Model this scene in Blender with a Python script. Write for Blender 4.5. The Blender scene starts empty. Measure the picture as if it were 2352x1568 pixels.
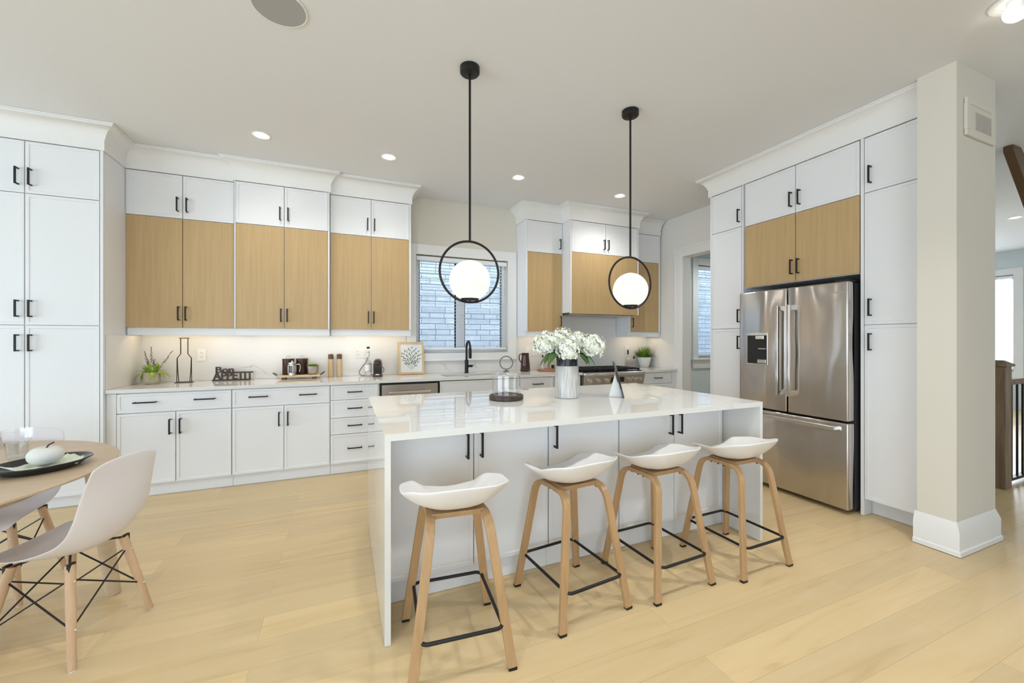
import bpy, bmesh, math, random
from mathutils import Vector, Matrix
R = math.radians
PI = math.pi
sc = bpy.context.scene
COL = sc.collection
random.seed(7)

# ------------------------------------------------------------------ camera
cd = bpy.data.cameras.new('camera')
cd.sensor_fit = 'HORIZONTAL'; cd.sensor_width = 36.0
cd.lens = 925.0 / 2352.0 * 36.0
cd.shift_y = -4.0 / 2352.0
cd.clip_start = 0.05; cd.clip_end = 200
cam = bpy.data.objects.new('camera', cd); COL.objects.link(cam)
cam.location = (0, 0, 1.33)
cam.rotation_euler = (R(90), 0, R(-22.74))
sc.camera = cam

# ------------------------------------------------------------------ world, daylight, exposure
sc.view_settings.view_transform = 'Standard'
sc.view_settings.look = 'None'
sc.view_settings.gamma = 1.0
sc.view_settings.use_curve_mapping = False
sc.view_settings.exposure = 0.83
w = bpy.data.worlds.new('sky'); sc.world = w; w.use_nodes = True
bgn = w.node_tree.nodes['Background']
bgn.inputs['Color'].default_value = (0.66, 0.82, 1.0, 1); bgn.inputs['Strength'].default_value = 2.3


def area(name, loc, rot, sx, sy, power, color, spread=180):
    l = bpy.data.lights.new(name, 'AREA'); l.shape = 'RECTANGLE'; l.size = sx; l.size_y = sy
    l.energy = power; l.color = color; l.spread = R(spread)
    o = bpy.data.objects.new(name, l); COL.objects.link(o); o.location = loc; o.rotation_euler = rot
    return o


# daylight through the patio doors on the left and the hall window; the rear light is an added fill
area('daylight_patio_doors', (-6.55, 0.4, 1.30), (0, R(-90), 0), 2.3, 5.4, 42, (0.70, 0.86, 1.0))
area('rear_fill_light', (-1.2, -3.45, 1.5), (R(90), 0, 0), 4.2, 1.7, 22, (0.80, 0.91, 1.0))


area('daylight_hall_window', (12.15, 3.975, 1.65), (0, R(90), 0), 1.75, 1.05, 85, (0.92, 0.96, 1.0))

# ------------------------------------------------------------------ materials
def new_mat(name):
    m = bpy.data.materials.new(name); m.use_nodes = True
    nt = m.node_tree
    return m, nt, nt.nodes['Principled BSDF']


def mat(name, col, rough=0.5, metal=0.0, spec=None, trans=0.0, ior=None, emit=None, es=0.0, coat=0.0):
    m, nt, b = new_mat(name)
    b.inputs['Base Color'].default_value = (*col, 1)
    b.inputs['Roughness'].default_value = rough
    b.inputs['Metallic'].default_value = metal
    if spec is not None: b.inputs['Specular IOR Level'].default_value = spec
    if trans: b.inputs['Transmission Weight'].default_value = trans
    if ior: b.inputs['IOR'].default_value = ior
    if emit: b.inputs['Emission Color'].default_value = (*emit, 1); b.inputs['Emission Strength'].default_value = es
    if coat: b.inputs['Coat Weight'].default_value = coat; b.inputs['Coat Roughness'].default_value = 0.05
    return m


def nd(nt, t, **kw):
    n = nt.nodes.new(t)
    for k, v in kw.items(): setattr(n, k, v)
    return n


def lk(nt, a, b): nt.links.new(a, b)


def coords(nt, scale, loc=(0, 0, 0)):
    tc = nd(nt, 'ShaderNodeTexCoord'); mp = nd(nt, 'ShaderNodeMapping')
    mp.inputs['Scale'].default_value = scale; mp.inputs['Location'].default_value = loc
    lk(nt, tc.outputs['Object'], mp.inputs['Vector'])
    return mp.outputs['Vector']


def ramp(nt, fac, stops):
    r = nd(nt, 'ShaderNodeValToRGB'); cr = r.color_ramp
    while len(cr.elements) < len(stops): cr.elements.new(0.5)
    for e, (p, c) in zip(cr.elements, stops):
        e.position = p; e.color = (*c, 1)
    lk(nt, fac, r.inputs['Fac'])
    return r.outputs['Color']


def bump(nt, b, h, strength, dist=0.01):
    n = nd(nt, 'ShaderNodeBump'); n.inputs['Strength'].default_value = strength; n.inputs['Distance'].default_value = dist
    lk(nt, h, n.inputs['Height']); lk(nt, n.outputs['Normal'], b.inputs['Normal'])


def wood(name, c1, c2, scale, rough=0.45, bmp=0.05):
    m, nt, b = new_mat(name)
    v = coords(nt, scale)
    n = nd(nt, 'ShaderNodeTexNoise'); n.inputs['Scale'].default_value = 1.0; n.inputs['Detail'].default_value = 6
    n.inputs['Distortion'].default_value = 0.6
    lk(nt, v, n.inputs['Vector'])
    lk(nt, ramp(nt, n.outputs['Fac'], [(0.3, c2), (0.7, c1)]), b.inputs['Base Color'])
    b.inputs['Roughness'].default_value = rough
    bump(nt, b, n.outputs['Fac'], bmp, 0.004)
    return m


def marble(name, base=(0.86, 0.85, 0.83), vein=(0.52, 0.47, 0.40), rough=0.06, amount=0.55, sc_=0.9):
    m, nt, b = new_mat(name)
    v = coords(nt, (sc_, sc_, sc_))
    n1 = nd(nt, 'ShaderNodeTexNoise'); n1.inputs['Scale'].default_value = 1.3; n1.inputs['Detail'].default_value = 7
    n1.inputs['Distortion'].default_value = 0.7; lk(nt, v, n1.inputs['Vector'])
    s = nd(nt, 'ShaderNodeMath', operation='SUBTRACT'); s.inputs[1].default_value = 0.5; lk(nt, n1.outputs['Fac'], s.inputs[0])
    a = nd(nt, 'ShaderNodeMath', operation='ABSOLUTE'); lk(nt, s.outputs[0], a.inputs[0])
    line = ramp(nt, a.outputs[0], [(0.0, (1, 1, 1)), (0.008, (0, 0, 0))])
    n2 = nd(nt, 'ShaderNodeTexNoise'); n2.inputs['Scale'].default_value = 2.2; n2.inputs['Detail'].default_value = 2
    lk(nt, v, n2.inputs['Vector'])
    msk = ramp(nt, n2.outputs['Fac'], [(0.52, (0, 0, 0)), (0.66, (1, 1, 1))])
    mu = nd(nt, 'ShaderNodeMath', operation='MULTIPLY'); lk(nt, line, mu.inputs[0]); lk(nt, msk, mu.inputs[1])
    mu2 = nd(nt, 'ShaderNodeMath', operation='MULTIPLY'); mu2.inputs[1].default_value = amount; lk(nt, mu.outputs[0], mu2.inputs[0])
    mx = nd(nt, 'ShaderNodeMixRGB'); mx.inputs['Color1'].default_value = (*base, 1); mx.inputs['Color2'].default_value = (*vein, 1)
    lk(nt, mu2.outputs[0], mx.inputs['Fac']); lk(nt, mx.outputs[0], b.inputs['Base Color'])
    b.inputs['Roughness'].default_value = rough
    return m


def floor_mat():
    m, nt, b = new_mat('oak_planks')
    v = coords(nt, (1, 1, 1), (0.35, 0.07, 0))
    br = nd(nt, 'ShaderNodeTexBrick'); br.offset = 0.37; br.offset_frequency = 2; br.squash = 1.0
    br.inputs['Scale'].default_value = 1.0; br.inputs['Brick Width'].default_value = 1.75; br.inputs['Row Height'].default_value = 0.165
    br.inputs['Mortar Size'].default_value = 0.0012; br.inputs['Mortar Smooth'].default_value = 0.2; br.inputs['Bias'].default_value = 0.0
    br.inputs['Color1'].default_value = (0, 0, 0, 1); br.inputs['Color2'].default_value = (1, 1, 1, 1); br.inputs['Mortar'].default_value = (0.5, 0.5, 0.5, 1)
    lk(nt, v, br.inputs['Vector'])
    v2 = coords(nt, (1.3, 13, 1))
    # shift the grain from plank to plank
    ad = nd(nt, 'ShaderNodeVectorMath', operation='MULTIPLY_ADD'); ad.inputs[1].default_value = (7.3, 3.1, 0)
    lk(nt, br.outputs['Color'], ad.inputs[0]); lk(nt, v2, ad.inputs[2])
    g = nd(nt, 'ShaderNodeTexNoise'); g.inputs['Scale'].default_value = 1.0; g.inputs['Detail'].default_value = 7; g.inputs['Distortion'].default_value = 1.1
    lk(nt, ad.outputs[0], g.inputs['Vector'])
    c = ramp(nt, g.outputs['Fac'], [(0.22, (0.60, 0.435, 0.225)), (0.42, (0.71, 0.535, 0.292)), (0.75, (0.755, 0.585, 0.34))])
    tone = ramp(nt, br.outputs['Color'], [(0.0, (0.87, 0.865, 0.87)), (1.0, (1.05, 1.035, 1.0))])
    mx = nd(nt, 'ShaderNodeMixRGB', blend_type='MULTIPLY'); mx.inputs['Fac'].default_value = 0.9
    lk(nt, c, mx.inputs['Color1']); lk(nt, tone, mx.inputs['Color2'])
    mo = nd(nt, 'ShaderNodeMixRGB', blend_type='MULTIPLY'); mo.inputs['Color2'].default_value = (0.80, 0.75, 0.70, 1)
    lk(nt, br.outputs['Fac'], mo.inputs['Fac']); lk(nt, mx.outputs[0], mo.inputs['Color1'])
    lk(nt, mo.outputs[0], b.inputs['Base Color'])
    b.inputs['Roughness'].default_value = 0.36; b.inputs['Specular IOR Level'].default_value = 0.4
    bump(nt, b, g.outputs['Fac'], 0.04, 0.004)
    return m


def brick_mat():
    m, nt, b = new_mat('pale_brick')
    tc = nd(nt, 'ShaderNodeTexCoord'); sx = nd(nt, 'ShaderNodeSeparateXYZ'); cx = nd(nt, 'ShaderNodeCombineXYZ')
    lk(nt, tc.outputs['Object'], sx.inputs[0]); lk(nt, sx.outputs['X'], cx.inputs['X']); lk(nt, sx.outputs['Z'], cx.inputs['Y'])
    br = nd(nt, 'ShaderNodeTexBrick'); br.offset = 0.43; br.squash = 0.6; br.squash_frequency = 3
    br.inputs['Scale'].default_value = 1; br.inputs['Brick Width'].default_value = 0.40; br.inputs['Row Height'].default_value = 0.094
    br.inputs['Mortar Size'].default_value = 0.006; br.inputs['Mortar Smooth'].default_value = 0.1
    br.inputs['Color1'].default_value = (0.62, 0.65, 0.70, 1); br.inputs['Color2'].default_value = (0.80, 0.83, 0.88, 1)
    br.inputs['Mortar'].default_value = (0.22, 0.24, 0.29, 1)
    lk(nt, cx.outputs[0], br.inputs['Vector'])
    n = nd(nt, 'ShaderNodeTexNoise'); n.inputs['Scale'].default_value = 14; n.inputs['Detail'].default_value = 4
    lk(nt, tc.outputs['Object'], n.inputs['Vector'])
    mx = nd(nt, 'ShaderNodeMixRGB', blend_type='MULTIPLY'); mx.inputs['Fac'].default_value = 0.35
    lk(nt, br.outputs['Color'], mx.inputs['Color1']); lk(nt, n.outputs['Fac'], mx.inputs['Color2'])
    lk(nt, mx.outputs[0], b.inputs['Base Color']); b.inputs['Roughness'].default_value = 0.85
    return m


def steel_mat(name, col=(0.50, 0.47, 0.44), rough=0.26, wav=0.05, rot=0.0):
    m, nt, b = new_mat(name)
    b.inputs['Metallic'].default_value = 1.0; b.inputs['Base Color'].default_value = (*col, 1)
    b.inputs['Roughness'].default_value = rough; b.inputs['Anisotropic'].default_value = 1.0
    tg = nd(nt, 'ShaderNodeCombineXYZ'); tg.inputs['Z'].default_value = 1.0; lk(nt, tg.outputs[0], b.inputs['Tangent'])
    b.inputs['Anisotropic Rotation'].default_value = rot
    v = coords(nt, (2.4, 2.4, 1.5))
    n = nd(nt, 'ShaderNodeTexNoise'); n.inputs['Scale'].default_value = 1.0; n.inputs['Detail'].default_value = 1
    lk(nt, v, n.inputs['Vector'])
    bump(nt, b, n.outputs['Fac'], wav, 0.05)
    return m


def glass_mat(name, tint=(1, 1, 1), refl=0.9):
    m = bpy.data.materials.new(name); m.use_nodes = True; nt = m.node_tree
    for n in list(nt.nodes): nt.nodes.remove(n)
    out = nd(nt, 'ShaderNodeOutputMaterial'); mx = nd(nt, 'ShaderNodeMixShader')
    tr = nd(nt, 'ShaderNodeBsdfTransparent'); tr.inputs['Color'].default_value = (*tint, 1)
    gl = nd(nt, 'ShaderNodeBsdfGlossy'); gl.inputs['Roughness'].default_value = 0.02; gl.inputs['Color'].default_value = (refl, refl, refl, 1)
    lw = nd(nt, 'ShaderNodeLayerWeight'); lw.inputs['Blend'].default_value = 0.5
    pw = nd(nt, 'ShaderNodeMath', operation='POWER'); pw.inputs[1].default_value = 3.2; lk(nt, lw.outputs['Facing'], pw.inputs[0])
    ma = nd(nt, 'ShaderNodeMath', operation='MULTIPLY_ADD'); ma.inputs[1].default_value = 0.75; ma.inputs[2].default_value = 0.05; lk(nt, pw.outputs[0], ma.inputs[0])
    lk(nt, ma.outputs[0], mx.inputs['Fac']); lk(nt, tr.outputs[0], mx.inputs[1]); lk(nt, gl.outputs[0], mx.inputs[2])
    lk(nt, mx.outputs[0], out.inputs['Surface'])
    return m


def noisy(name, c1, c2, scale, rough=0.5, lo=0.35, hi=0.65, detail=4):
    m, nt, b = new_mat(name)
    v = coords(nt, scale)
    n = nd(nt, 'ShaderNodeTexNoise'); n.inputs['Scale'].default_value = 1; n.inputs['Detail'].default_value = detail
    lk(nt, v, n.inputs['Vector'])
    lk(nt, ramp(nt, n.outputs['Fac'], [(lo, c1), (hi, c2)]), b.inputs['Base Color'])
    b.inputs['Roughness'].default_value = rough
    return m


def paint(name, col, rough):
    m, nt, b = new_mat(name)
    b.inputs['Base Color'].default_value = (*col, 1); b.inputs['Roughness'].default_value = rough
    v = coords(nt, (90, 90, 90)); n = nd(nt, 'ShaderNodeTexNoise'); n.inputs['Scale'].default_value = 1
    lk(nt, v, n.inputs['Vector']); bump(nt, b, n.outputs['Fac'], 0.03, 0.002)
    return m


WALLR = paint('pale_wall_paint', (0.80, 0.77, 0.72), 0.85)
WHITE = paint('white_cabinet_paint', (0.82, 0.82, 0.825), 0.38)
TRIM = paint('white_trim_paint', (0.84, 0.83, 0.81), 0.45)
WALL = paint('greige_wall_paint', (0.735, 0.69, 0.60), 0.85)
CEIL = paint('ceiling_paint', (0.80, 0.805, 0.815), 0.9)
HALLP = paint('grey_hall_paint', (0.64, 0.69, 0.70), 0.85)
VENEER = wood('oak_veneer', (0.55, 0.378, 0.182), (0.495, 0.33, 0.152), (45, 45, 1.8), 0.45, 0.02)
FLOOR = floor_mat()
BRICK = brick_mat()
QUARTZ = marble('white_quartz', (0.745, 0.735, 0.705), (0.52, 0.47, 0.41), 0.018, 0.35, 0.7)
SPLASH = marble('veined_marble', (0.80, 0.78, 0.75), (0.42, 0.36, 0.30), 0.14, 0.65, 0.95)
STEEL = steel_mat('brushed_steel')
STEELF = steel_mat('wavy_fridge_steel', (0.55, 0.515, 0.485), 0.19, 0.9)
CHROME = mat('bright_steel', (0.72, 0.70, 0.68), 0.16, 1.0)
BLACK = mat('matt_black_metal', (0.012, 0.011, 0.011), 0.42, 0.3)
PITCH = mat('dark_gap', (0.01, 0.01, 0.01), 0.6)
GLOSSBLK = mat('gloss_black', (0.008, 0.008, 0.009), 0.08)
PLASTIC = mat('white_moulded_plastic', (0.82, 0.80, 0.785), 0.34)
CHAIRP = mat('pale_chair_plastic', (0.76, 0.72, 0.725), 0.42)
BEECH = wood('oak_stool_wood', (0.50, 0.315, 0.155), (0.42, 0.25, 0.115), (30, 30, 3), 0.42, 0.03)
CHAIRLEG = wood('beech_leg_wood', (0.62, 0.42, 0.27), (0.54, 0.35, 0.205), (40, 40, 4), 0.45, 0.02)
TABLEW = wood('pale_table_oak', (0.60, 0.465, 0.32), (0.52, 0.39, 0.25), (3, 22, 22), 0.4, 0.02)
NEWEL = wood('stained_newel_oak', (0.27, 0.185, 0.11), (0.15, 0.095, 0.055), (18, 18, 2.2), 0.5, 0.05)
GLASS = glass_mat('clear_glass')
PANE = glass_mat('window_glass', (0.97, 0.99, 1.0), 0.6)
OPAL = mat('opal_glass_lit', (0.10, 0.095, 0.09), 0.25, emit=(1.0, 0.915, 0.80), es=0.60)
LEDM = mat('lit_lens', (1, 1, 1), 0.4, emit=(1.0, 0.96, 0.88), es=55.0)
LEDG = mat('lit_gimbal_lens', (1, 1, 1), 0.4, emit=(1.0, 0.96, 0.88), es=3.5)
STRIP = mat('lit_led_strip', (1, 1, 1), 0.4, emit=(1.0, 0.86, 0.60), es=2.4)
GREEN = noisy('bright_leaf', (0.20, 0.36, 0.03), (0.42, 0.58, 0.07), (30, 30, 30), 0.5)
DKGREEN = noisy('dark_leaf', (0.03, 0.085, 0.015), (0.10, 0.20, 0.03), (18, 18, 18), 0.4)
GRASS = noisy('grass_blade', (0.06, 0.16, 0.02), (0.30, 0.46, 0.06), (25, 25, 14), 0.5)
PETAL = noisy('white_petal', (0.78, 0.80, 0.62), (0.92, 0.92, 0.88), (30, 30, 30), 0.6)
STEMG = mat('green_stem', (0.12, 0.22, 0.04), 0.6)
DARKWOOD = wood('dark_walnut', (0.060, 0.030, 0.018), (0.03, 0.015, 0.01), (20, 20, 4), 0.4, 0.03)
BROWNM = mat('brown_lacquer', (0.055, 0.026, 0.018), 0.3, 0.35)
MOCHA = mat('gloss_brown_ceramic', (0.050, 0.018, 0.014), 0.14)
CREAMP = noisy('beige_clay', (0.50, 0.43, 0.30), (0.58, 0.51, 0.38), (50, 50, 50), 0.8)
SILVERP = mat('silver_pot', (0.46, 0.42, 0.40), 0.24, 0.9)
WHITECER = mat('white_ceramic', (0.82, 0.80, 0.76), 0.25)
LIGHTWOOD = wood('maple_wood', (0.72, 0.53, 0.31), (0.63, 0.44, 0.235), (40, 40, 5), 0.45, 0.02)
REDWOOD = wood('acacia_wood', (0.42, 0.19, 0.075), (0.26, 0.10, 0.035), (6, 30, 30), 0.4, 0.03)
PAPER = mat('print_paper', (0.80, 0.81, 0.80), 0.6)
INKG = mat('printed_green', (0.075, 0.14, 0.085), 0.7)
OUTLETM = mat('outlet_plastic', (0.86, 0.85, 0.82), 0.35)
SLOTM = mat('outlet_slot', (0.12, 0.11, 0.10), 0.6)
CONE = mat('speaker_fabric', (0.40, 0.40, 0.39), 0.8)
STREAK = noisy('streaked_ceramic', (0.34, 0.33, 0.30), (0.60, 0.59, 0.56), (130, 130, 7), 0.2, 0.28, 0.55, 6)
VBLACK = mat('black_vase_glaze', (0.02, 0.02, 0.024), 0.3)
SEED = mat('brown_seed_head', (0.13, 0.07, 0.055), 0.8)
SOIL = mat('dark_soil', (0.02, 0.014, 0.01), 0.9)
LINEN = mat('pale_green_napkin', (0.70, 0.74, 0.60), 0.8)
PLATE = mat('dark_glazed_plate', (0.014, 0.015, 0.018), 0.18)
STRINGER = mat('dark_stair_oak', (0.12, 0.066, 0.03), 0.45)
BLINDM = mat('white_blind_slat', (0.86, 0.87, 0.88), 0.5)
FRAMEW = mat('white_window_frame', (0.84, 0.85, 0.86), 0.4)


# ------------------------------------------------------------------ mesh helpers
def nb(): return bmesh.new()


def box(bm, x0, x1, y0, y1, z0, z1, bev=0.0, seg=2):
    m = Matrix.Translation(((x0 + x1) / 2, (y0 + y1) / 2, (z0 + z1) / 2)) @ Matrix.Diagonal((abs(x1 - x0), abs(y1 - y0), abs(z1 - z0), 1))
    r = bmesh.ops.create_cube(bm, size=1.0, matrix=m)
    if bev:
        vs = set(r['verts'])
        es = [e for e in bm.edges if e.verts[0] in vs and e.verts[1] in vs]
        bmesh.ops.bevel(bm, geom=es, offset=bev, segments=seg, profile=0.5, affect='EDGES')
    return bm


def ring(bm, pts): return [bm.verts.new(p) for p in pts]


def bridge(bm, a, b):
    n = len(a)
    for i in range(n):
        j = (i + 1) % n
        try: bm.faces.new((a[i], a[j], b[j], b[i]))
        except ValueError: pass


def sweep(bm, pts, section, side=None, closed=False, scales=None, cap=True):
    """carry a 2-D section (a, b) along pts; side fixes the 'a' axis when given"""
    P = [Vector(p) for p in pts]; n = len(P); rings = []; prev = None
    for i, p in enumerate(P):
        if closed: t = (P[(i + 1) % n] - P[i - 1])
        else: t = P[min(i + 1, n - 1)] - P[max(i - 1, 0)]
        t.normalize()
        if side is not None: a = Vector(side); a = (a - t * a.dot(t)).normalized()
        else:
            if prev is None:
                a = t.orthogonal().normalized()
            else:
                a = (prev - t * prev.dot(t)).normalized()
            prev = a
        b = t.cross(a)
        s = scales[i] if scales else 1.0
        rings.append(ring(bm, [p + a * (u * s) + b * (v * s) for u, v in section]))
    for i in range(n - 1): bridge(bm, rings[i], rings[i + 1])
    if closed: bridge(bm, rings[-1], rings[0])
    elif cap:
        bm.faces.new(rings[0][::-1]); bm.faces.new(rings[-1])
    return bm


def circ(r, n=8): return [(r * math.cos(2 * PI * i / n), r * math.sin(2 * PI * i / n)) for i in range(n)]


def rect(a, b, c=0.0):
    if not c: return [(-a, -b), (a, -b), (a, b), (-a, b)]
    return [(-a + c, -b), (a - c, -b), (a, -b + c), (a, b - c), (a - c, b), (-a + c, b), (-a, b - c), (-a, -b + c)]


def tube(bm, pts, r, n=8, closed=False, scales=None): return sweep(bm, pts, circ(r, n), closed=closed, scales=scales)


def lathe(bm, prof, c=(0, 0, 0), n=32):
    rs = []
    for r, z in prof:
        if r <= 1e-6: rs.append([bm.verts.new((c[0], c[1], c[2] + z))])
        else: rs.append(ring(bm, [(c[0] + r * math.cos(2 * PI * i / n), c[1] + r * math.sin(2 * PI * i / n), c[2] + z) for i in range(n)]))
    for a, b in zip(rs, rs[1:]):
        if len(a) == 1 and len(b) == 1: continue
        for i in range(n):
            j = (i + 1) % n
            if len(a) == 1: bm.faces.new((a[0], b[j], b[i]))
            elif len(b) == 1: bm.faces.new((a[i], a[j], b[0]))
            else: bm.faces.new((a[i], a[j], b[j], b[i]))
    return bm


def prism(bm, poly, f, d):
    """poly: 2-D points, f maps (a,b,depth) to xyz"""
    lo = ring(bm, [f(a, b, 0) for a, b in poly]); hi = ring(bm, [f(a, b, d) for a, b in poly])
    bm.faces.new(lo[::-1]); bm.faces.new(hi); bridge(bm, lo, hi)
    return bm


def catmull(pts, t):
    n = len(pts) - 1; x = min(max(t, 0), 1) * n; i = min(int(x), n - 1); u = x - i
    p0 = pts[max(i - 1, 0)]; p1 = pts[i]; p2 = pts[i + 1]; p3 = pts[min(i + 2, n)]
    return [0.5 * (2 * b + (c - a) * u + (2 * a - 5 * b + 4 * c - d) * u * u + (3 * b - a - 3 * c + d) * u ** 3) for a, b, c, d in zip(p0, p1, p2, p3)]


def smoothpath(pts, k=5):
    n = (len(pts) - 1) * k
    return [catmull(pts, i / n) for i in range(n + 1)]


def lerp(xs, ys, t):
    for a, b, c, d in zip(xs, xs[1:], ys, ys[1:]):
        if t <= b: return c + (d - c) * (t - a) / (b - a)
    return ys[-1]


def leaf(bm, base, d, length, width, droop=0.0, n=4, up=(0, 0, 1), fold=0.15):
    base = Vector(base); d = Vector(d).normalized()
    s = d.cross(Vector(up))
    if s.length < 1e-3: s = Vector((1, 0, 0))
    s.normalize(); nrm = s.cross(d); prev = None
    for i in range(n + 1):
        t = i / n
        c = base + d * (length * t) + Vector((0, 0, -droop * length * t * t))
        w_ = width * math.sin(PI * min(0.08 + t * 0.92, 1.0)) ** 0.8 * 0.5
        if i == n: w_ = width * 0.02
        cur = [bm.verts.new(c - s * w_ + nrm * w_ * fold), bm.verts.new(c), bm.verts.new(c + s * w_ + nrm * w_ * fold)]
        if prev:
            bm.faces.new((prev[0], prev[1], cur[1], cur[0])); bm.faces.new((prev[1], prev[2], cur[2], cur[1]))
        prev = cur
    return bm


def obj(name, bm, m, parent=None, loc=None, smooth=None, solid=None, sub=0):
    bmesh.ops.recalc_face_normals(bm, faces=bm.faces[:]) if solid is None else None
    me = bpy.data.meshes.new(name); bm.to_mesh(me); bm.free()
    if m: me.materials.append(m)
    if smooth:
        for p in me.polygons: p.use_smooth = True
        me.set_sharp_from_angle(angle=R(smooth))
    o = bpy.data.objects.new(name, me); COL.objects.link(o)
    if parent: o.parent = parent
    if loc: o.location = loc
    if solid:
        md = o.modifiers.new('thickness', 'SOLIDIFY'); md.thickness = solid; md.offset = 0
    if sub:
        md = o.modifiers.new('subdivision', 'SUBSURF'); md.levels = sub; md.render_levels = sub
    return o


def tag(o, label, cat, group=None):
    o['label'] = label; o['category'] = cat
    if group: o['group'] = group
    return o


def thing(name, label, cat, loc=(0, 0, 0), rz=0.0, group=None):
    o = bpy.data.objects.new(name, None); COL.objects.link(o)
    o.empty_display_size = 0.1; o.location = loc; o.rotation_euler = (0, 0, R(rz))
    return tag(o, label, cat, group)


def struct(name, bm, m, label=None, smooth=None):
    o = obj(name, bm, m, smooth=smooth); o['kind'] = 'structure'
    if label: o['label'] = label
    return o


def copy_tree(o, loc, rz=None, label=None, parent=None):
    c = o.copy(); COL.objects.link(c); c.parent = parent
    if loc is not None: c.location = loc
    if rz is not None: c.rotation_euler = (0, 0, R(rz))
    if label: c['label'] = label
    for ch in [x for x in COL.objects if x.parent == o and x != c]:
        copy_tree(ch, None, None, None, c)
    return c


# ------------------------------------------------------------------ the room
CH = 3.05; BW = 4.93; RW = 4.32
struct('floor', box(nb(), -7.0, 12.2, -3.6, 5.1, -0.08, 0.0), FLOOR, 'pale oak plank floor running through kitchen and hall')
struct('ceiling', box(nb(), -7.0, 12.2, -3.6, 5.1, CH, CH + 0.12), CEIL, 'plain painted ceiling')
# back wall with kitchen window and servery window
WX0, WX1, WZ0, WZ1 = 0.81, 2.005, 1.165, 2.365
SX0, SX1, SZ0, SZ1 = 5.37, 6.55, 1.03, 2.56
b = nb()
box(b, -7.0, WX0, BW, BW + 0.16, 0, CH); box(b, WX0, WX1, BW, BW + 0.16, 0, WZ0); box(b, WX0, WX1, BW, BW + 0.16, WZ1, CH)
box(b, WX1, RW + 0.10, BW, BW + 0.16, 0, CH)
struct('wall_back', b, WALL, 'greige back wall around the sink window')
# right wall with the servery doorway
DY0, DY1, DZ = 3.30, 4.20, 2.47
b = nb()
box(b, RW, RW + 0.13, DY1, BW, 0, CH); box(b, RW, RW + 0.13, DY0, DY1, DZ, CH); box(b, RW, RW + 0.13, 1.42, DY0, 0, CH)
struct('wall_right', b, WALLR, 'greige wall beside the servery doorway')
b = nb(); box(b, 3.487, 4.007, 1.23, 1.415, 0, CH)
struct('wall_pier', b, WALL, 'greige wall end beside the tall fridge cabinets')
b = nb(); box(b, RW + 0.10, SX0, BW, BW + 0.16, 0, CH); box(b, SX0, SX1, BW, BW + 0.16, 0, SZ0); box(b, SX0, SX1, BW, BW + 0.16, SZ1, CH)
box(b, SX1, 12.0, BW, BW + 0.16, 0, CH)
box(b, 7.4, 7.5, 2.9, BW, 0, CH); box(b, RW + 0.13, 7.4, 2.80, 2.9, 0, CH)
struct('wall_servery', b, HALLP, 'grey servery walls')
# left wall with patio door opening, rear wall with openings added to let light in, hall end wall
b = nb(); box(b, -6.6, -6.45, -3.5, -2.5, 0, CH); box(b, -6.6, -6.45, -2.5, 3.3, 2.55, CH); box(b, -6.6, -6.45, 3.3, BW, 0, CH)
struct('wall_left', b, WALL)
b = nb(); box(b, -6.6, -3.3, -3.5, -3.35, 0, CH); box(b, -3.3, 0.9, -3.5, -3.35, 0, 0.6); box(b, -3.3, 0.9, -3.5, -3.35, 2.4, CH)
box(b, 0.9, 7.0, -3.5, -3.35, 0, CH); box(b, 10.2, 12, -3.5, -3.35, 0, CH); box(b, 7.0, 10.2, -3.5, -3.35, 2.55, CH); box(b, 7.0, 10.2, -3.5, -3.35, 0, 0.4)
struct('wall_rear', b, WALL)
HX = 11.85
b = nb(); box(b, HX, HX + 0.15, -3.5, 3.40, 0, CH); box(b, HX, HX + 0.15, 4.55, BW, 0, CH)
box(b, HX, HX + 0.15, 3.40, 4.55, 0, 0.72); box(b, HX, HX + 0.15, 3.40, 4.55, 2.58, CH)
struct('wall_hall', b, HALLP, 'grey wall at the far end of the hall')

# crown, base and casing profiles carried along paths (outward = right of travel)
CROWN = [(0.0, 2.852), (0.012, 2.852), (0.012, 2.93), (0.020, 2.945), (0.026, 2.965), (0.045, 2.995), (0.075, 3.018), (0.092, 3.026), (0.092, 3.036), (0.102, 3.038), (0.102, 3.0485), (0.0, 3.0485)]


def run(path, prof):
    bm = nb(); P = [Vector((x, y)) for x, y in path]; rings = []
    for i, p in enumerate(P):
        def nrm(a, c_): d = (c_ - a).normalized(); return Vector((d.y, -d.x))
        if i == 0: m = nrm(P[0], P[1])
        elif i == len(P) - 1: m = nrm(P[-2], P[-1])
        else:
            n1 = nrm(P[i - 1], p); n2 = nrm(p, P[i + 1]); m = (n1 + n2) / max(1 + n1.dot(n2), 0.2)
        rings.append(ring(bm, [(p.x + m.x * o_, p.y + m.y * o_, z) for o_, z in prof]))
    for a, c_ in zip(rings, rings[1:]): bridge(bm, a, c_)
    bm.faces.new(rings[0][::-1]); bm.faces.new(rings[-1])
    return bm


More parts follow.
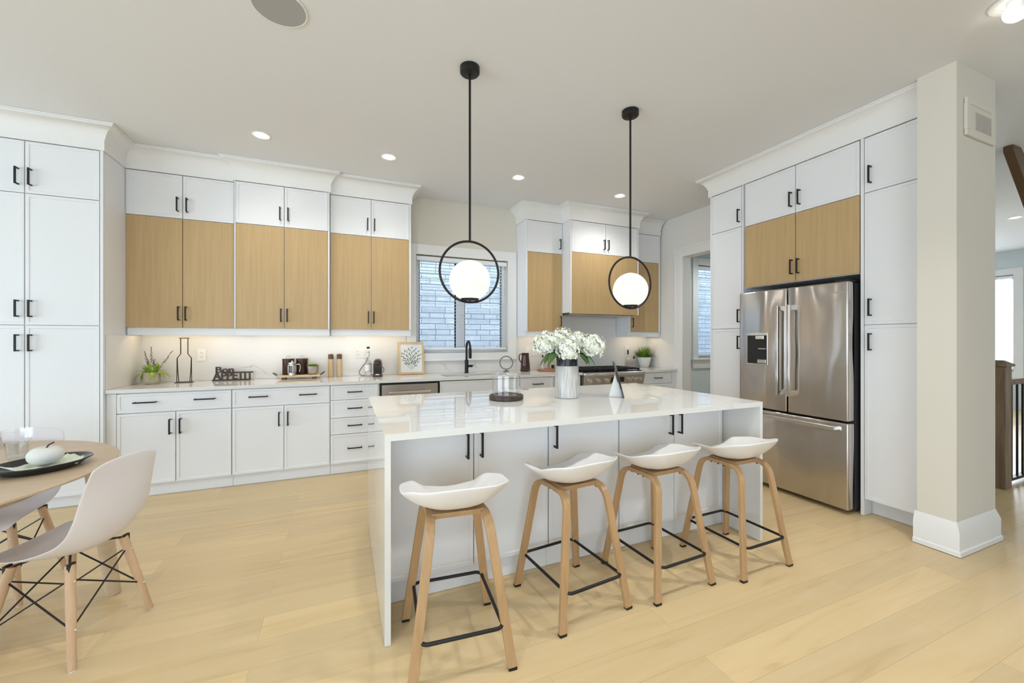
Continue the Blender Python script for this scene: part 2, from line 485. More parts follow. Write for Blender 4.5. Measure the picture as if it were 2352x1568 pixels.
UF = 4.62; MF = 4.57; TF = 4.27; HF = 4.42; FX = 3.63
struct('trim_1', run([(-3.3, TF), (-1.785, TF), (-1.785, UF), (-0.958, UF), (-0.958, MF), (-0.128, MF), (-0.128, UF), (0.705, UF), (0.705, BW - 0.003)], CROWN), TRIM, 'white crown moulding over pantry and left upper cabinets', 40)
struct('trim_2', run([(2.128, BW - 0.003), (2.128, UF), (2.655, UF), (2.655, HF), (3.735, HF), (3.735, UF), (4.30, UF)], CROWN), TRIM, 'white crown moulding over the hood cabinets', 40)
struct('trim_3', run([(RW - 0.003, 3.165), (FX, 3.165), (FX, 1.418)], CROWN), TRIM, 'white crown moulding over the fridge cabinets', 40)
BASE = [(0.0, 0.004), (0.028, 0.004), (0.028, 0.03), (0.02, 0.036), (0.02, 0.145), (0.0, 0.205)]
struct('baseboard_pier', run([(3.487, 1.428), (3.487, 1.23), (4.007, 1.23), (4.007, 1.44)], [(0.001, 0.004)] + BASE[1:5] + [(0.001, 0.205)]), TRIM, 'tall white baseboard wrapping the wall end', 30)

# doorway casing (servery)
b = nb()
CX = RW
box(b, CX - 0.02, CX - 0.001, DY1, DY1 + 0.145, 0.004, DZ + 0.125, 0.004); box(b, CX - 0.02, CX - 0.001, DY0 - 0.1, DY1 - 0.0, DZ, DZ + 0.125, 0.004)
box(b, CX - 0.026, CX - 0.001, DY1 + 0.115, DY1 + 0.150, 0.004, DZ + 0.13, 0.004); box(b, CX - 0.026, CX - 0.001, DY0 - 0.1, DY1 + 0.115, DZ + 0.098, DZ + 0.13, 0.004)
struct('trim_4', b, TRIM, 'white casing around the servery doorway', 30)

# window casing (sink window)
b = nb()
CO = 0.118; OX0, OX1, OZ1 = WX0 - CO + 0.003, WX1 + CO, WZ1 + CO
yb = BW - 0.001
for (x0, x1, z0, z1) in ((OX0, WX0, WZ0 - 0.085, OZ1), (WX1, OX1, WZ0 - 0.085, OZ1), (WX0, WX1, WZ1, OZ1), (WX0, WX1, WZ0 - 0.085, WZ0)):
    box(b, x0, x1, yb - 0.020, yb, z0, z1)
box(b, WX1 + 0.09, OX1, yb - 0.028, yb - 0.018, WZ0 - 0.085, OZ1, 0.003)
box(b, OX0, OX1, yb - 0.034, yb - 0.018, WZ0 - 0.098, WZ0 - 0.075, 0.004)
struct('trim_5', b, TRIM, 'white casing around the sink window', 30)


def window(name, x0, x1, z0, z1, y, split, label):
    t = bpy.data.objects.new(name, None); COL.objects.link(t); t['kind'] = 'structure'; t['label'] = label
    bm = nb(); f = 0.05
    box(bm, x0, x1, y, y + 0.06, z0, z0 + f, 0.004); box(bm, x0, x1, y, y + 0.06, z1 - f, z1, 0.004)
    box(bm, x0, x0 + f, y, y + 0.06, z0 + f, z1 - f); box(bm, x1 - f, x1, y, y + 0.06, z0 + f, z1 - f)
    if split: box(bm, split - 0.055, split + 0.055, y - 0.01, y + 0.06, z0 + f, z1 - f, 0.004)
    obj('window_frame', bm, FRAMEW, t, smooth=30)
    spans = [(x0 + f, (split - 0.055) if split else x1 - f)] + ([(split + 0.055, x1 - f)] if split else [])
    for a, c_ in spans:
        obj('window_pane', box(nb(), a, c_, y + 0.030, y + 0.034, z0 + f, z1 - f), PANE, t)
        bm = nb()
        box(bm, a, a + 0.012, y + 0.012, y + 0.028, z0 + f, z1 - f); box(bm, c_ - 0.016, c_, y + 0.012, y + 0.028, z0 + f, z1 - f)
        obj('screen_bar', bm, PITCH, t)
    return t


window('window_1', WX0, WX1, WZ0, WZ1, BW + 0.09, 1.385, 'two-pane window over the sink')
window('window_2', SX0, SX1, SZ0, SZ1, BW + 0.09, None, 'window in the servery beyond the doorway')


def blind(label, x0, x1, z0, z1, y, pitch, cords, slat_w=0.05, rot=0.0, tilt=0.0):
    """slats hang along +x from local origin; y is the slat centre"""
    t = thing('window_blind', label, 'blind', (x0, y, z0), rot, 'horizontal slat window blinds')
    W = x1 - x0; H = z1 - z0
    obj('headrail', box(nb(), 0.0, W, -0.035, 0.03, H - 0.062, H - 0.008, 0.004), BLINDM, t)
    bm = nb(); z = 0.055; dz = math.sin(R(tilt)) * slat_w / 2
    while z < H - 0.07:
        sweep(bm, [(0.008, 0, z), (W - 0.008, 0, z)], [(-slat_w / 2, -0.0014 - dz), (slat_w / 2, -0.0014 + dz), (slat_w / 2, 0.0014 + dz), (-slat_w / 2, 0.0014 - dz)], side=(0, 1, 0))
        z += pitch
    obj('slats', bm, BLINDM, t)
    obj('bottom_rail', box(nb(), 0.004, W - 0.004, -0.028, 0.028, 0.008, 0.036, 0.006), BLINDM, t)
    for c_ in cords:
        obj('ladder_cord', tube(nb(), [(c_ * W, -0.027, 0.02), (c_ * W, -0.027, H - 0.06)], 0.0016, 5), BLINDM, t)
    return t


bl = blind('white slat blind over the sink window between wall cabinets', WX0 + 0.008, WX1 - 0.008, WZ0 + 0.03, WZ1 - 0.005, BW + 0.045, 0.0405, (0.11, 0.33, 0.56, 0.78, 0.93))
obj('tilt_wand', tube(nb(), [(1.12, -0.045, 1.1), (1.12, -0.045, 0.62)], 0.005, 6), BLINDM, bl)
blind('white slat blind in the servery window seen through the doorway', SX0 + 0.008, SX1 - 0.008, SZ0 + 0.03, SZ1 - 0.005, BW + 0.045, 0.0405, (0.1, 0.5, 0.9))
b = nb()
for (x0, x1, z0, z1) in ((SX0 - 0.115, SX0, SZ0 - 0.02, SZ1 + 0.115), (SX1, SX1 + 0.115, SZ0 - 0.02, SZ1 + 0.115), (SX0, SX1, SZ1, SZ1 + 0.115), (SX0 - 0.115, SX1 + 0.115, SZ0 - 0.17, SZ0 - 0.03)):
    box(b, x0, x1, yb - 0.022, yb, z0, z1, 0.003)
box(b, SX0 - 0.14, SX1 + 0.14, yb - 0.06, yb, SZ0 - 0.03, SZ0, 0.004)
struct('trim_6', b, TRIM, 'white casing around the servery window', 30)

# neighbour's brick wall outside
tag(obj('brick_wall', box(nb(), -3.0, 14.0, 6.75, 6.95, -0.5, 3.6), BRICK), 'pale grey brick wall of the house next door outside the windows', 'brick wall')
tag(obj('side_yard', box(nb(), -5.0, 14.0, 5.12, 6.74, -0.55, -0.5), mat('gravel', (0.5, 0.5, 0.5), 0.9)), 'gravel strip below the windows before the brick wall', 'ground')


# ------------------------------------------------------------------ cabinets
def door(parent, x, z, wd, h, m=None, name='door', shaker=True, t=0.02):
    """slim-framed slab, front face on local y = 0"""
    m = m or WHITE; bm = nb(); g = 0.0015
    if shaker and m is WHITE:
        f = min(0.022, wd * 0.2, h * 0.2); d = 0.0045
        o4 = [(g, g), (wd - g, g), (wd - g, h - g), (g, h - g)]
        i4 = [(f, f), (wd - f, f), (wd - f, h - f), (f, h - f)]
        j4 = [(f + 0.003, f + 0.003), (wd - f - 0.003, f + 0.003), (wd - f - 0.003, h - f - 0.003), (f + 0.003, h - f - 0.003)]
        A = ring(bm, [(a, t, c_) for a, c_ in o4]); B = ring(bm, [(a, 0, c_) for a, c_ in o4])
        C = ring(bm, [(a, 0, c_) for a, c_ in i4]); D = ring(bm, [(a, d, c_) for a, c_ in j4])
        bm.faces.new(A); bridge(bm, A, B); bridge(bm, B, C); bridge(bm, C, D); bm.faces.new(D)
    else:
        box(bm, g, wd - g, 0, t, g, h - g)
    return obj(name, bm, m, parent, (x, 0, z))


def handle(d, x, z, vert=True, L=0.13):
    """black bar pull on two posts; x, z is its centre in door space"""
    bm = nb(); s = 0.0055; o = 0.032
    if vert:
        box(bm, -s, s, -o - s, -o + s, -L / 2, L / 2, 0.0015, 1)
        for q in (-L / 2 + 0.006, L / 2 - 0.006): box(bm, -s * .8, s * .8, -o, 0.0045, q - 0.005, q + 0.005)
    else:
        box(bm, -L / 2, L / 2, -o - s, -o + s, -s, s, 0.0015, 1)
        for q in (-L / 2 + 0.006, L / 2 - 0.006): box(bm, q - 0.005, q + 0.005, -o, 0.0045, -s * .8, s * .8)
    return obj('handle', bm, BLACK, d, (x, 0, z))


def cabinet(name, label, cat, loc, rz, wd, depth, z0, z1, group=None, toe=0.0, m=None):
    t = thing(name, label, cat, loc, rz, group)
    bm = nb(); box(bm, 0, wd, 0.021, depth, z0, z1)
    obj('body', bm, m or WHITE, t)
    if toe: obj('toe_kick', box(nb(), 0, wd, toe, toe + 0.02, 0.002, z0 - 0.001), WHITE, t)
    return t


ZA, ZB, ZC, ZD = 2.848, 2.447, 1.44, 0.115
# tall pantry at the left: two columns of three doors
px0, px1 = -2.70, -1.785
t = cabinet('pantry_cabinet', 'tall white pantry cabinet of six doors at the far left', 'cabinet', (px0, TF, 0), 0, px1 - px0, BW - TF - 0.004, 0.10, 2.86, toe=0.06)
wL = 0.457; s0 = px0
for i in range(2):
    x = 0.0 if i == 0 else 0.460; ww = 0.457 if i == 0 else 0.432
    for (a, c_, hz) in ((ZB + 0.003, ZA, 2.572), (ZC + 0.004, ZB, 1.568), (0.10, ZC, 1.307)):
        d = door(t, x, a, ww, c_ - a); handle(d, (ww - 0.035) if i == 0 else 0.035, hz - a)
obj('side_panel', box(nb(), 0.895, 0.914, 0.0, 0.02, 0.10, 2.86), WHITE, t)
# another pantry further left (only its right edge can be met from other views)
t = cabinet('pantry_cabinet', 'tall white pantry cabinet left of the six-door pantry, at the frame edge', 'cabinet', (px0 - 0.62, TF, 0), 0, 0.615, BW - TF - 0.004, 0.10, 2.86, toe=0.06)
for (a, c_, hz) in ((ZB + 0.003, ZA, 2.572), (ZC + 0.004, ZB, 1.568), (0.10, ZC, 1.307)):
    d = door(t, 0, a, 0.612, c_ - a); handle(d, 0.04, hz - a)


def upper(label, x0, x1, yf, doors, valance=True, side=None):
    """doors: list of (xa, xb, handle side)"""
    t = cabinet('wall_cabinet', label, 'cabinet', (x0, yf, 0), 0, x1 - x0, BW - yf - 0.004, ZC - 0.002, 2.858, 'oak and white wall cabinets')
    for xa, xb, hs in doors:
        ww = xb - xa
        d = door(t, xa - x0, ZB + 0.003, ww, ZA - ZB - 0.003); handle(d, 0.034 if hs == 'l' else ww - 0.034, 2.572 - ZB)
        d = door(t, xa - x0, ZC, ww, ZB - ZC, VENEER); handle(d, 0.026 if hs == 'l' else ww - 0.026, 1.572 - ZC); d['label'] = 'oak veneer door'
    W = x1 - x0
    if doors[0][0] - x0 > 0.004: obj('stile', box(nb(), 0, doors[0][0] - x0 - 0.001, 0, 0.02, ZC, 2.858), WHITE, t)
    if x1 - doors[-1][1] > 0.004: obj('stile', box(nb(), doors[-1][1] - x0 + 0.001, W, 0, 0.02, ZC, 2.858), WHITE, t)
    if valance:
        bm = nb(); box(bm, 0.012, W - 0.0, 0.012, 0.030, 1.372, ZC - 0.003)
        box(bm, W - 0.018, W, 0.030, BW - yf - 0.004, 1.372, ZC - 0.003); box(bm, 0.0, 0.018, 0.030, BW - yf - 0.004, 1.372, ZC - 0.003)
        obj('light_valance', bm, WHITE, t)
        s = obj('light_strip', box(nb(), 0.05, W - 0.05, 0.10, 0.115, ZC - 0.014, ZC - 0.004), STRIP, t); s['label'] = 'glowing light strip under the cabinet'
        l = area('strip_light', ((x0 + x1) / 2, yf + 0.12, ZC - 0.02), (0, 0, 0), W - 0.1, 0.02, 0.5 * W, (1.0, 0.78, 0.50))
    return t


upper('double oak and white wall cabinet beside the pantry, above the plant', -1.783, -0.960, UF, [(-1.779, -1.373, 'r'), (-1.370, -0.972, 'l')])
upper('middle oak and white wall cabinet, standing slightly proud of its neighbours', -0.957, -0.130, MF, [(-0.948, -0.542, 'r'), (-0.539, -0.146, 'l')])
upper('double oak and white wall cabinet ending at the sink window', -0.127, 0.703, UF, [(-0.124, 0.277, 'r'), (0.280, 0.682, 'l')])
upper('narrow oak and white wall cabinet between window and hood', 2.130, 2.653, UF, [(2.150, 2.648, 'r')])
upper('narrow oak and white wall cabinet in the corner right of the hood', 3.738, 4.300, UF, [(3.760, 4.27, 'l')])

# hood cabinet
t = thing('hood_cabinet', 'oak and white range hood cabinet over the cooktop', 'range hood', (2.657, HF, 0))
obj('body', box(nb(), 0, 1.076, 0.021, BW - HF - 0.004, 1.68, 2.858), WHITE, t)
d = door(t, 0.02, ZB + 0.003, 0.516, ZA - ZB - 0.003); handle(d, 0.485, 2.572 - ZB)
d = door(t, 0.539, ZB + 0.003, 0.516, ZA - ZB - 0.003); handle(d, 0.03, 2.572 - ZB)
p = obj('hood_front', box(nb(), 0.02, 1.055, 0.0, 0.02, 1.665, ZB), VENEER, t); p['label'] = 'oak veneer hood front'
obj('stile', box(nb(), 0, 0.018, 0, 0.02, 1.665, 2.858), WHITE, t); obj('stile', box(nb(), 1.058, 1.076, 0, 0.02, 1.665, 2.858), WHITE, t)
obj('hood_insert', box(nb(), 0.05, 1.02, 0.04, 0.46, 1.655, 1.679), STEEL, t)


def base(name, label, x0, x1, cols, group='white base cabinets under the back counter'):
    t = cabinet(name, label, 'cabinet', (x0, 4.31, 0), 0, x1 - x0, BW - 4.31 - 0.004, 0.11, 0.888, group, toe=0.055)
    return t


t = base('base_cabinet', 'white base cabinet with wide drawer nearest the pantry', -1.783, -0.925, None)
obj('filler', box(nb(), 0, 0.062, 0, 0.02, 0.11, 0.885), WHITE, t)
d = door(t, 0.064, 0.72, 0.792, 0.160, name='drawer'); handle(d, 0.188, 0.086, False, 0.15); handle(d, 0.60, 0.092, False, 0.15)
d = door(t, 0.064, 0.113, 0.39, 0.602); handle(d, 0.356, 0.478)
d = door(t, 0.457, 0.113, 0.399, 0.602); handle(d, 0.034, 0.478)
t = base('base_cabinet', 'white base cabinet with wide drawer below the tray of canisters', -0.923, -0.119, None)
d = door(t, 0.002, 0.72, 0.80, 0.160, name='drawer'); handle(d, 0.205, 0.09, False, 0.15); handle(d, 0.612, 0.09, False, 0.15)
d = door(t, 0.002, 0.113, 0.407, 0.602); handle(d, 0.37, 0.48)
d = door(t, 0.411, 0.113, 0.391, 0.602); handle(d, 0.034, 0.48)
t = base('drawer_cabinet', 'white base cabinet of four stacked drawers left of the dishwasher', -0.117, 0.343, None)
for a, c_ in ((0.738, 0.880), (0.562, 0.735), (0.399, 0.559), (0.113, 0.396)):
    d = door(t, 0.002, a, 0.442, c_ - a, name='drawer'); handle(d, 0.222, (c_ - a) / 2 + 0.005, False, 0.135)
# dishwasher
t = thing('dishwasher', 'stainless steel dishwasher under the framed print', 'dishwasher', (0.347, 4.31, 0))
obj('body', box(nb(), 0.0, 0.608, 0.02, 0.58, 0.10, 0.885), PITCH, t)
obj('door', box(nb(), 0.016, 0.592, -0.012, 0.02, 0.11, 0.866, 0.004), STEEL, t)
hb = nb(); box(hb, 0.085, 0.515, -0.05, -0.03, 0.775, 0.80, 0.006); box(hb, 0.10, 0.125, -0.032, -0.012, 0.78, 0.795); box(hb, 0.475, 0.50, -0.032, -0.012, 0.78, 0.795)
obj('handle', hb, CHROME, t)
obj('toe_kick', box(nb(), 0, 0.608, 0.06, 0.08, 0.002, 0.099), PITCH, t)
t = base('sink_cabinet', 'white sink base cabinet with plain front below the faucet', 0.958, 1.870, None)
bd = [o for o in COL.objects if o.parent == t and o.name.startswith('body')][0]
for v in bd.data.vertices:
    if v.co.z > 0.8: v.co.z = 0.688
door(t, 0.004, 0.72, 0.904, 0.160, name='false_front')
d = door(t, 0.004, 0.113, 0.45, 0.602); handle(d, 0.416, 0.48)
d = door(t, 0.458, 0.113, 0.45, 0.602); handle(d, 0.034, 0.48)
t = base('base_cabinet', 'white base cabinet with one drawer below the brown jug', 1.872, 2.355, None)
d = door(t, 0.004, 0.72, 0.472, 0.160, name='drawer'); handle(d, 0.26, 0.085, False, 0.135)
d = door(t, 0.004, 0.113, 0.472, 0.602); handle(d, 0.04, 0.48)
t = base('pullout_cabinet', 'narrow white pull-out cabinet between drawer and cooktop', 2.357, 2.742, None)
d = door(t, 0.010, 0.113, 0.365, 0.767); handle(d, 0.18, 0.69, False, 0.12)
t = base('base_cabinet', 'white base cabinet with drawers in the corner right of the cooktop', 3.712, 4.300, None)
d = door(t, 0.004, 0.735, 0.50, 0.145, name='drawer'); handle(d, 0.25, 0.075, False, 0.12)
d = door(t, 0.004, 0.42, 0.50, 0.310, name='drawer'); handle(d, 0.25, 0.17, False, 0.12)
d = door(t, 0.004, 0.113, 0.50, 0.302, name='drawer'); handle(d, 0.25, 0.17, False, 0.12)
obj('filler', box(nb(), 0.508, 0.588, 0, 0.02, 0.11, 0.885), WHITE, t)

# worktops
CT0, CT1, CF = 0.89, 0.92, 4.285
b = nb()
SKX0, SKX1, SKY0, SKY1 = 1.045, 1.80, 4.40, 4.72
box(b, -1.783, SKX0, CF, 4.918, CT0, CT1); box(b, SKX1, 2.748, CF, 4.918, CT0, CT1)
box(b, SKX0, SKX1, CF, SKY0, CT0, CT1); box(b, SKX0, SKX1, SKY1, 4.918, CT0, CT1)
tag(obj('countertop', b, QUARTZ), 'long white quartz worktop from the pantry past the sink to the cooktop', 'countertop')
tag(obj('countertop', box(nb(), 3.706, 4.315, CF, 4.918, CT0, CT1), QUARTZ), 'short white quartz worktop in the corner right of the cooktop', 'countertop')
# backsplash slabs
b = nb(); box(b, -1.783, 0.69, 4.919, BW - 0.002, CT1 + 0.001, 1.436)
tag(obj('backsplash', b, SPLASH), 'veined marble backsplash below the three left wall cabinets', 'backsplash')
b = nb(); box(b, 0.692, 2.124, 4.919, BW - 0.002, CT1 + 0.001, 1.064)
tag(obj('backsplash', b, SPLASH), 'low marble backsplash strip under the sink window', 'backsplash')
b = nb(); box(b, 2.127, 4.318, 4.919, BW - 0.002, CT1 + 0.001, 1.436); box(b, 2.657, 3.733, 4.919, BW - 0.002, 1.436, 1.67)
tag(obj('backsplash', b, SPLASH), 'marble backsplash behind the cooktop, rising to the hood', 'backsplash')
tag(obj('backsplash', box(nb(), -1.7835, -1.776, 4.305, 4.9185, CT1 + 0.001, 1.37), SPLASH), 'marble splash panel on the side of the pantry', 'backsplash')

# sink and faucet
t = thing('kitchen_sink', 'undermount steel sink sunk in the back worktop', 'sink', (0, 0, 0))
b = nb(); x0, x1, y0, y1, zb = SKX0 - 0.004, SKX1 + 0.004, SKY0 - 0.004, SKY1 + 0.004, 0.70
box(b, x0, x1, y0, y1, zb - 0.006, zb); box(b, x0 - 0.005, x0, y0, y1, zb, CT0 - 0.001); box(b, x1, x1 + 0.005, y0, y1, zb, CT0 - 0.001)
box(b, x0, x1, y0 - 0.005, y0, zb, CT0 - 0.001); box(b, x0, x1, y1, y1 + 0.005, zb, CT0 - 0.001)
obj('basin', b, STEEL, t)
obj('drain', lathe(nb(), [(0, 0.001), (0.04, 0.001), (0.045, 0.004), (0.04, 0.006), (0, 0.004)], (1.42, 4.56, zb)), CHROME, t, smooth=40)
t = thing('kitchen_faucet', 'matt black gooseneck faucet behind the sink', 'faucet', (1.408, 4.815, CT1))
obj('faucet_body', lathe(nb(), [(0, 0), (0.028, 0), (0.028, 0.006), (0.023, 0.008), (0.023, 0.16), (0.014, 0.165), (0, 0.165)]), BLACK, t, smooth=40)
pts = [(0, 0, 0.15), (0, 0, 0.28)] + [(0.0, -0.075 * (1 - math.cos(a)), 0.315 + 0.075 * math.sin(a)) for a in [PI * i / 10 for i in range(11)]] + [(0, -0.15, 0.29)]
obj('gooseneck', tube(nb(), pts, 0.0135, 12), BLACK, t, smooth=50)
obj('spray_head', lathe(nb(), [(0, 0), (0.019, 0), (0.019, 0.12), (0.014, 0.125), (0, 0.125)], (0, -0.15, 0.185)), BLACK, t, smooth=40)
b = nb(); tube(b, [(0.02, 0, 0.085), (0.075, 0, 0.085)], 0.016, 12); tube(b, [(0.07, 0, 0.092), (0.10, -0.01, 0.092)], 0.004, 6)
obj('lever', b, BLACK, t, smooth=40)

# cooktop / range
RX0, RX1 = 2.752, 3.702
t = thing('gas_range', 'stainless steel gas range with six knobs under the hood', 'range', (RX0, 4.30, 0))
RWd = RX1 - RX0
obj('body', box(nb(), 0.004, RWd - 0.004, 0.0, 0.615, 0.10, 0.905), STEEL, t)
b = nb(); box(b, 0.03, RWd - 0.03, -0.012, 0.0, 0.13, 0.70, 0.004); obj('oven_door', b, STEEL, t)
obj('handle', sweep(nb(), [(0.08, -0.06, 0.67), (RWd - 0.08, -0.06, 0.67)], circ(0.013, 12)), CHROME, t, smooth=40)
b = nb(); prism(b, [(-0.02, 0.755), (-0.045, 0.875), (0.0, 0.875), (0.0, 0.755)], lambda a, c_, d: (0.004 + d, a, c_), RWd - 0.008); obj('control_panel', b, STEEL, t)
b = nb(); box(b, -0.004 + 0.004, RWd, -0.065, 0.012, 0.876, 0.918, 0.014, 3); obj('front_rail', b, CHROME, t, smooth=40)
for kx in (0.085, 0.215, 0.345, 0.70, 0.785, 0.868):
    k = lathe(nb(), [(0, 0), (0.027, 0), (0.027, 0.008), (0.021, 0.010), (0.019, 0.034), (0, 0.036)], n=20)
    bmesh.ops.rotate(k, verts=k.verts, cent=(0, 0, 0), matrix=Matrix.Rotation(R(90), 3, 'X'))
    bmesh.ops.translate(k, verts=k.verts, vec=(kx, -0.034, 0.815))
    obj('knob', k, CHROME, t, smooth=40)
sc_ = obj('display', box(nb(), 0.42, 0.61, -0.046, -0.03, 0.785, 0.848, 0.002), GLOSSBLK, t)
obj('display_bezel', box(nb(), 0.412, 0.618, -0.042, -0.028, 0.775, 0.783), CHROME, t)
obj('cooktop', box(nb(), 0.01, RWd - 0.01, 0.012, 0.60, 0.906, 0.925), GLOSSBLK, t)
for gx in (0.02, 0.322, 0.624):
    b = nb()
    for q in range(5): box(b, gx + 0.02 + q * 0.065, gx + 0.035 + q * 0.065, 0.03, 0.57, 0.94, 0.955)
    for q in (0.03, 0.165, 0.30, 0.435, 0.555): box(b, gx + 0.004, gx + 0.30, q, q + 0.016, 0.936, 0.951)
    for ex in (gx + 0.008, gx + 0.282):
        for ey in (0.035, 0.555): box(b, ex, ex + 0.014, ey, ey + 0.014, 0.9255, 0.94)
    obj('grate', b, BLACK, t)
obj('back_trim', box(nb(), 0.0, RWd, 0.585, 0.613, 0.906, 0.95, 0.004), CHROME, t)

# ------------------------------------------------------------------ island
IX0, IX1, IY0, IY1 = 0.165, 2.562, 1.818, 3.075
b = nb()
box(b, IX0, IX1, IY0, IY1, 0.889, 0.92)
box(b, IX0, IX0 + 0.026, IY0, IY1, 0.002, 0.889); box(b, IX1 - 0.026, IX1, IY0, IY1, 0.002, 0.889)
tag(obj('island_worktop', b, QUARTZ), 'white quartz waterfall worktop of the kitchen island', 'countertop')


def island(label, x0, x1, doors):
    t = cabinet('island_cabinet', label, 'cabinet', (x0, 2.08, 0), 0, x1 - x0, 0.94, 0.118, 0.887, 'cabinets inside the island', toe=0.03)
    for xa, xb, hs in doors:
        ww = xb - xa; d = door(t, xa - x0, 0.12, ww, 0.765)
        handle(d, 0.038 if hs == 'l' else ww - 0.038, 0.765 - 0.118, True, 0.135)


island('two-door white island cabinet behind the nearest stool', 0.194, 1.100, [(0.2, 0.647, 'r'), (0.650, 1.098, 'l')])
island('single-door white island cabinet behind the second stool', 1.102, 1.601, [(1.104, 1.599, 'l')])
island('two-door white island cabinet at the fridge end', 1.603, 2.532, [(1.606, 2.054, 'r'), (2.057, 2.506, 'l')])

# ------------------------------------------------------------------ fridge wall (local x runs towards the camera)
def right_cab(label, ya, yb_, z0, z1, toe=0.0, depth=RW - FX - 0.004):
    return cabinet('tall_cabinet' if z0 < 1 else 'wall_cabinet', label, 'cabinet', (FX, ya, 0), -90, ya - yb_, depth, z0, z1, 'cabinets around the fridge', toe)


t = right_cab('narrow tall white cabinet of three doors left of the fridge', 3.160, 2.772, 0.11, 2.86, 0.06)
for (a, c_, hz) in ((ZB + 0.003, ZA, 2.56), (ZC + 0.004, ZB, 1.567), (0.115, ZC, 1.304)):
    d = door(t, 0.02, a, 0.348, c_ - a); handle(d, 0.325, hz - a)
obj('stile', box(nb(), 0.0, 0.018, 0, 0.02, 0.11, 2.86), WHITE, t)
obj('end_panel', box(nb(), 0.372, 0.387, 0.0, 0.02, 0.004, 2.86), WHITE, t)
t = right_cab('oak and white double cabinet above the fridge', 2.768, 1.803, 1.835, 2.86)
for xa, xb, hs in ((0.012, 0.488, 'r'), (0.491, 0.962, 'l')):
    ww = xb - xa
    d = door(t, xa, ZB - 0.012, ww, ZA - ZB + 0.012); handle(d, 0.034 if hs == 'l' else ww - 0.034, 2.56 - ZB + 0.012)
    d = door(t, xa, 1.838, ww, ZB - 1.838 - 0.015, VENEER); handle(d, 0.026 if hs == 'l' else ww - 0.026, 1.967 - 1.838); d['label'] = 'oak veneer door'
t = right_cab('tall white cabinet of three doors between fridge and wall end', 1.800, 1.432, 0.128, 2.86, 0.11)
for (a, c_, hz) in ((ZB - 0.012, ZA, 2.562), (ZC + 0.004, ZB - 0.015, 1.572), (0.13, ZC, 1.315)):
    d = door(t, 0.024, a, 0.344, c_ - a); handle(d, 0.04, hz - a)
obj('side_panel', box(nb(), 0.0, 0.021, 0.0, 0.10, 0.003, 2.86), WHITE, t)

# fridge: local x runs towards the camera, front at local y = 0
t = thing('fridge', 'stainless steel french door fridge with bottom freezer', 'fridge', (3.512, 2.727, 0), -90)
FWd = 0.907
obj('body', box(nb(), 0.008, FWd - 0.008, 0.10, 0.78, 0.03, 1.765), mat('fridge_case_grey', (0.10, 0.10, 0.105), 0.4, 0.5), t)
obj('recess_back', box(nb(), -0.04, FWd + 0.012, 0.79, 0.795, 0.0, 1.83), PITCH, t)
obj('hinge_cover', box(nb(), FWd - 0.10, FWd - 0.01, 0.02, 0.15, 1.768, 1.79, 0.004), PITCH, t)
gap = 0.452
dl = obj('door', box(nb(), 0.0, gap - 0.004, 0.0, 0.085, 0.708, 1.775, 0.012, 3), STEELF, t, smooth=40)
dr = obj('door', box(nb(), gap + 0.004, FWd, 0.0, 0.085, 0.708, 1.775, 0.012, 3), STEELF, t, smooth=40)
fz = obj('freezer_drawer', box(nb(), 0.0, FWd, 0.0, 0.085, 0.035, 0.695, 0.012, 3), STEELF, t, smooth=40)
for par, hx in ((dl, gap - 0.052), (dr, gap + 0.046)):
    b = nb(); box(b, hx - 0.013, hx + 0.013, -0.062, -0.040, 0.852, 1.625, 0.004)
    box(b, hx - 0.013, hx + 0.013, -0.042, 0.001, 0.852, 0.895, 0.003); box(b, hx - 0.013, hx + 0.013, -0.042, 0.001, 1.582, 1.625, 0.003)
    obj('handle', b, CHROME, par)
b = nb(); box(b, 0.06, FWd - 0.06, -0.062, -0.040, 0.640, 0.668, 0.004)
box(b, 0.06, 0.10, -0.042, 0.001, 0.642, 0.666); box(b, FWd - 0.10, FWd - 0.06, -0.042, 0.001, 0.642, 0.666)
obj('handle', b, CHROME, fz)
dsp = obj('water_dispenser', box(nb(), 0.082, 0.282, -0.004, 0.001, 1.105, 1.392, 0.002), CHROME, t); dsp['label'] = 'black water dispenser panel'
obj('dispenser_recess', box(nb(), 0.090, 0.274, -0.007, -0.003, 1.113, 1.370), PITCH, dsp)
obj('nozzle', box(nb(), 0.175, 0.255, -0.016, -0.006, 1.335, 1.365, 0.003), CHROME, dsp); obj('dispenser_shelf', box(nb(), 0.20, 0.272, -0.012, -0.006, 1.245, 1.252), CHROME, dsp)
obj('drip_tray', box(nb(), 0.19, 0.272, -0.012, -0.006, 1.118, 1.150, 0.002), CHROME, dsp)
b = nb(); box(b, 0.745, 0.755, -0.002, 0.001, 1.688, 1.700); box(b, 0.770, 0.885, -0.002, 0.001, 1.691, 1.698); obj('badge', b, CHROME, dr)


